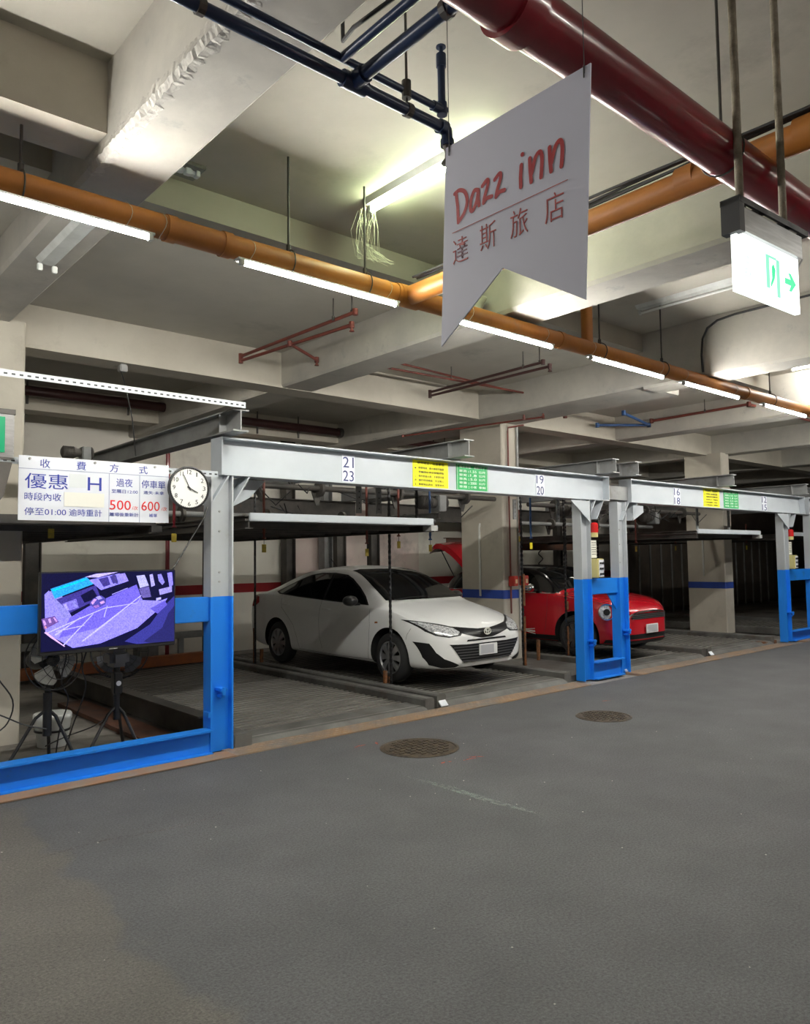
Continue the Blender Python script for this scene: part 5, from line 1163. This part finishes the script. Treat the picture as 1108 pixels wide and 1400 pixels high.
# lamps
car.patch('headlamp', [(.42,.650),(.47,.620),(.60,.612),(.70,.635),(.755,.68),(.785,.745),(.80,.785),(.72,.765),(.60,.735),(.47,.700)], lensm, 'front', off=.005, step=.02)
car.patch('headlamp_bezel', [(.36,.665),(.43,.610),(.60,.598),(.72,.622),(.775,.67),(.80,.74),(.815,.800),(.72,.780),(.58,.750),(.45,.712)], trimk, 'front', off=.0025, step=.02)
car.patch('tail_lamp', [(3.98,.90),(4.02,.98),(4.14,1.01),(4.34,.98),(4.36,.86),(4.20,.82),(4.06,.85)], amber, 'side', off=.005)
# nose
car.patch('upper_grille', [(-.46,.715),(-.40,.635),(-.20,.585),(-.10,.565),(.10,.565),(.20,.585),(.40,.635),(.46,.715),(.25,.688),(.10,.672),(-.10,.672),(-.25,.688)], trimk, 'front', mirror=False, off=.004, step=.02)
car.patch('slot_grille', [(-.33,.555),(-.345,.533),(.345,.533),(.33,.555)], trimk, 'front', mirror=False, off=.004, step=.03)
car.patch('lower_grille', [(-.60,.515),(-.56,.47),(-.45,.33),(-.40,.285),(.40,.285),(.45,.33),(.56,.47),(.60,.515),(.35,.50),(-.35,.50)], trimk, 'front', mirror=False, off=.004, step=.03)
slm = mat('grille_slat_grey', (.10, .10, .105), rough=.4)
for k in range(6):
    z = .475-.034*k; hw = .555-.025*k
    car.line('grille_slat', [(-hw, z), (-.2, z-.006), (.2, z-.006), (hw, z)], slm, 'front', .010, mirror=False, off=.012, step=.05)
car.patch('fog_lamp_bezel', [(.835,.545),(.77,.53),(.725,.42),(.655,.345),(.52,.285),(.46,.26),(.50,.235),(.66,.235),(.76,.27),(.80,.36)], trimk, 'front', off=.004, step=.02)
car.patch('bumper_lip', [(-.46,.262),(-.40,.245),(.40,.245),(.46,.262),(.40,.275),(-.40,.275)], white_paint, 'front', mirror=False, off=.018, step=.03)
# badge: ring with crossed ovals, as on the bonnet edge
g = MB(); bc = Vector((CX1, NY1-.004, Z1+.612))
for a, b, oz in ((.050, .034, 0), (.018, .032, 0), (.032, .014, .012)):
    g.tube([bc+Vector((a*cos(k*pi/12)*1.15, -.012, b*sin(k*pi/12)*1.15+oz)) for k in range(25)], .0055, 6)
g.build('front_emblem', mat('bright_emblem', (.80, .80, .74), rough=.3, metal=.3), t, True)
MB().rbox(CX1-.155, CX1+.155, NY1-.030, NY1-.012, Z1+.335, Z1+.465, .004).build('licence_plate', platem, t)
MB().box(CX1-.135, CX1+.09, NY1-.0315, NY1-.030, Z1+.35, Z1+.452).build('blanked_number', plateg, t)
# panel gaps, handles, mirrors
car.line('door_gap', [(1.40,.90),(1.36,.70),(1.38,.45),(1.42,.26)], gapm); car.line('door_gap', [(2.46,1.0),(2.47,.7),(2.45,.45),(2.40,.27)], gapm)
car.line('door_gap', [(3.48,1.06),(3.42,.85),(3.24,.72),(3.10,.60),(3.02,.42),(2.98,.28)], gapm); car.line('sill_gap', [(1.3,.255),(2.2,.245),(3.0,.26)], gapm)
car.line('bumper_gap', [(.45,.70),(.50,.62),(.52,.56)], gapm, 'side')
for yh, zh in ((2.30,.865),(3.30,.895)):
    for sg in (-1, 1):
        hit, nrm, _, _ = car.bvh.ray_cast(Vector((CX1+sg*1.6, NY1+yh-.17, Z1+zh*.955)), Vector((-sg, 0, 0)), 3)
        g = MB(); xx = hit.x
        g.tube([(xx+sg*.004, hit.y-.09, hit.z), (xx+sg*.028, hit.y-.07, hit.z+.004), (xx+sg*.032, hit.y, hit.z+.006), (xx+sg*.028, hit.y+.07, hit.z+.006), (xx+sg*.004, hit.y+.09, hit.z+.004)], .011, 8); g.build('door_handle', white_paint, t, True)
car.patch('side_indicator', [(1.20,.735),(1.26,.73),(1.26,.75),(1.21,.755)], mat('amber_marker', (.35, .12, .03), rough=.2))
for sg in (-1, 1):
    g = MB(); mc = Vector((CX1+sg*.945, NY1+1.47, Z1+.965)); g.lathe(mc+Vector((0, .06, 0)), (0,-1,0), [(0, .055), (.03, .075), (.08, .078), (.12, .06), (.145, .025)], 16)
    for i, v in enumerate(g.v): g.v[i] = (mc.x+(v[0]-mc.x)*1.35, v[1], mc.z+(v[2]-mc.z)*.85)
    o = g.build('door_mirror', mat('charcoal_mirror_shell', (.03, .03, .032), rough=.3), t, True)
    MB().rbox(min(CX1+sg*.80, CX1+sg*.90), max(CX1+sg*.80, CX1+sg*.90), NY1+1.43, NY1+1.51, Z1+.905, Z1+.935, .01).build('mirror_arm', trimk, o)
g = MB(); g.tube([(CX1-.62, NY1+0.99, Z1+.985), (CX1-.3, NY1+1.02, Z1+1.0), (CX1+.1, NY1+1.03, Z1+.995)], .007, 6); g.tube([(CX1-.05, NY1+0.99, Z1+.99), (CX1+.3, NY1+1.02, Z1+1.0), (CX1+.60, NY1+1.03, Z1+.985)], .007, 6); g.build('wiper', trimk, t)
g = MB(); g.tube([(CX1, NY1+3.0, Z1+1.34), (CX1, NY1+3.2, Z1+1.50)], .005, 6); g.build('roof_antenna', trimk, t)

# ---- red hatchback with a black roof
MP = dict(kz=.965, shift=.05,
 stations=[0, .012, .035, .08, .15, .25, .4, .6, .8, 1.0, 1.1, 1.18, 1.3, 1.45, 1.62, 1.8, 2.1, 2.5, 2.9, 3.2, 3.45, 3.62, 3.72, 3.79, 3.82, 3.83],
 w=[(0,.38),(.012,.43),(.035,.48),(.08,.53),(.15,.59),(.25,.66),(.4,.74),(.6,.81),(.8,.85),(.95,.865),(3.2,.865),(3.5,.85),(3.7,.80),(3.79,.73),(3.83,.62)],
 zb=[(0,.28),(.012,.235),(.035,.21),(.08,.19),(.2,.17),(3.4,.18),(3.7,.22),(3.83,.34)],
 zt=[(0,.66),(.012,.70),(.035,.74),(.08,.79),(.15,.835),(.25,.875),(.4,.91),(.6,.94),(.8,.965),(1.0,.985),(1.1,1.0),(1.18,1.05),(1.3,1.155),(1.45,1.265),(1.62,1.345),(1.8,1.385),(2.1,1.41),(2.5,1.414),(2.9,1.40),(3.2,1.38),(3.45,1.32),(3.62,1.18),(3.72,1.03),(3.79,.95),(3.83,.82)],
 belt=[(0,.62),(.035,.69),(.08,.73),(.15,.775),(.25,.82),(.4,.855),(.6,.885),(.8,.905),(1.0,.92),(1.4,.935),(3.2,.965),(3.6,.95),(3.83,.78)],
 wbelt=[(0,.94),(.25,.94),(.6,.94),(1.0,.935),(1.4,.935),(3.4,.93),(3.83,.90)],
 wr=[(0,.82),(.25,.82),(.8,.82),(1.1,.82),(1.3,.79),(1.6,.74),(2.1,.725),(3.0,.71),(3.5,.72),(3.83,.8)],
 crown=[(0,.025),(.25,.045),(.8,.06),(1.1,.05),(1.4,.05),(2,.045),(3,.045),(3.83,.03)])
CX2, NY2, Z2 = 10.32, 6.27, .100
red_paint = mat('red_car_paint', (.50, .006, .016), rough=.22, coat=.9)
black_roof = mat('black_roof_paint', (.008, .008, .009), rough=.18, coat=.4)
t = thing('hatchback', 'red compact hatchback with black roof and raised tailgate behind the paired posts', 'car', (CX2, NY2, Z2))
car = Car(CX2, NY2, Z2, 3.83, MP); AX = (.76, 3.255); WR = .305
car.body(t, [red_paint, archm, black_roof], AX, (WR+.01, .358), .85, lambda c, n: c.z > interp(car.p['belt'], c.y)+.035 and c.y > 1.12)
for ay in AX:
    for sg in (-1, 1): wheel(t, CX2+sg*.845, NY2+ay, Z2+WR, WR, sg, tyrem, mat('dark_alloy', (.10, .10, .11), rough=.3, metal=.7), 10)
car.patch('windscreen', [(-.68,1.035),(.68,1.035),(.63,1.20),(.565,1.335),(.40,1.36),(-.40,1.36),(-.565,1.335),(-.63,1.20)], glassm, 'front', mirror=False)
car.patch('front_side_window', [(1.50,.985),(1.56,1.10),(1.68,1.22),(1.80,1.285),(2.35,1.315),(2.35,.99)], glassm)
car.patch('rear_side_window', [(2.41,.99),(2.41,1.315),(3.15,1.29),(3.35,1.22),(3.45,1.0)], glassm)
car.line('belt_strip', [(1.2,.955),(1.8,.962),(2.6,.975),(3.5,.985)], chrome, 'side', .014, off=.005)
# round headlamps with bright rings
for sg in (-1, 1):
    C = Vector((CX2+sg*.675, NY2-.6, Z2+.665)); hit, nrm, _, _ = car.bvh.ray_cast(C, Vector((0, 1, 0)), 3); d = (nrm if nrm.y < 0 else -nrm); d = (d+Vector((0, -.35, .05))).normalized()
    c = hit+d*.012; u = d.orthogonal().normalized(); v = d.cross(u)
    o = MB().lathe(c-d*.05, d, [(0, .125), (.045, .128), (.062, .120), (.060, .106), (.04, .100)], 36, caps=False).build('headlamp_ring', chrome, t, True)
    MB().lathe(c-d*.05, d, [(.0, .112), (.038, .106), (.050, .070), (.054, .02)], 30).build('lens', lensm, o, True)
    MB().lathe(c-d*.0, d, [(.0, .05), (.008, .045), (.010, .01)], 20).build('projector', trimk, o, True)
car.patch('grille', [(-.47,.59),(-.43,.635),(-.30,.66),(.30,.66),(.43,.635),(.47,.59),(.40,.575),(-.40,.575)], trimk, 'front', mirror=False, off=.005, step=.03)
car.line('grille_chrome', [(-.50,.54),(-.495,.60),(-.45,.65),(-.30,.678),(0,.686),(.30,.678),(.45,.65),(.495,.60),(.50,.54)], chrome, 'front', .022, mirror=False, off=.010, step=.03)
for z in (.585, .61, .635): car.line('grille_bar', [(-.44, z), (0, z+.006), (.44, z)], slm, 'front', .008, mirror=False, off=.012, step=.05)
car.patch('lower_intake', [(-.56,.33),(-.50,.35),(.50,.35),(.56,.33),(.50,.28),(-.50,.28)], trimk, 'front', mirror=False, off=.005, step=.03)
car.line('chin_spoiler', [(-.68,.25),(-.4,.235),(.4,.235),(.68,.25)], trimk, 'front', .05, mirror=False, off=.012, step=.04)
MB().rbox(CX2-.155, CX2+.155, NY2-.04, NY2-.022, Z2+.345, Z2+.475, .004).build('licence_plate', platem, t); MB().box(CX2-.13, CX2+.13, NY2-.0415, NY2-.040, Z2+.357, Z2+.463).build('blanked_number', plateg, t)
car.line('door_gap', [(1.32,.93),(1.30,.70),(1.33,.45),(1.40,.28)], gapm); car.line('door_gap', [(2.52,.97),(2.52,.7),(2.46,.45),(2.38,.28)], gapm); car.line('bonnet_gap', [(.20,.76),(.45,.84),(.8,.885),(1.15,.915)], gapm, 'side')
for a, b, c_ in ((.30,.40,.34), (.335,.345,.375)):
    car.line('side_graphic', [(1.55, a), (2.1, b), (2.42, c_)], whitei, 'side', .012, off=.004)
    car.line('side_graphic', [(1.55, a+.05), (2.2, b-.02)], whitei, 'side', .010, off=.004)
car.patch('sill_cladding', [(1.15,.19),(1.15,.30),(2.85,.30),(2.85,.19)], trimk, 'side', off=.004)
for sg in (-1, 1):
    g = MB(); mc = Vector((CX2+sg*.97, NY2+1.50, Z2+1.01)); g.lathe(mc+Vector((0, .06, 0)), (0,-1,0), [(0, .06), (.03, .08), (.08, .08), (.12, .06), (.145, .02)], 16)
    for i, v in enumerate(g.v): g.v[i] = (mc.x+(v[0]-mc.x)*1.25, v[1], mc.z+(v[2]-mc.z)*.85)
    o = g.build('door_mirror', chrome, t, True); MB().rbox(min(CX2+sg*.80, CX2+sg*.92), max(CX2+sg*.80, CX2+sg*.92), NY2+1.47, NY2+1.54, Z2+.95, Z2+.98, .01).build('mirror_arm', trimk, o)
# raised tailgate
g = MB(); sec = []
hy, hz = NY2+3.25, Z2+1.345
for k in range(9):
    s_ = k/8; yy = hy+.95*s_; zz = hz+.42*s_+.16*sin(pi*s_)-.10*max(0, s_-.7)/.3; hw = .60+.10*s_-.12*max(0, s_-.75)/.25; sec.append((yy, zz, hw))
rowsv = []
for yy, zz, hw in sec: rowsv.append([(CX2-hw, yy, zz-.10), (CX2-hw*.96, yy-.01, zz), (CX2-hw*.5, yy-.015, zz+.03), (CX2, yy-.02, zz+.035), (CX2+hw*.5, yy-.015, zz+.03), (CX2+hw*.96, yy-.01, zz), (CX2+hw, yy, zz-.10), (CX2+hw*.8, yy+.02, zz-.07), (CX2, yy+.02, zz-.03), (CX2-hw*.8, yy+.02, zz-.07)])
n = 10; g.add([p for r in rowsv for p in r], [(i*n+k, i*n+(k+1) % n, (i+1)*n+(k+1) % n, (i+1)*n+k) for i in range(8) for k in range(n)]+[tuple(range(n)), tuple(80+k for k in range(n))])
g.build('tailgate', red_paint, t, True)
for sg in (-1, 1): MB().tube([(CX2+sg*.56, NY2+3.55, Z2+1.12), (CX2+sg*.60, hy+.62, hz+.30)], .010, 8).build('gas_strut', trimk, t, True)
car.patch('boot_opening', [(-.55,.72),(.55,.72),(.56,1.0),(.50,1.30),(-.50,1.30),(-.56,1.0)], archm, 'rear', mirror=False, off=.004)
car.patch('tail_lamp', [(3.60,.72),(3.62,.92),(3.74,.90),(3.76,.72)], amber, 'side', off=.005)
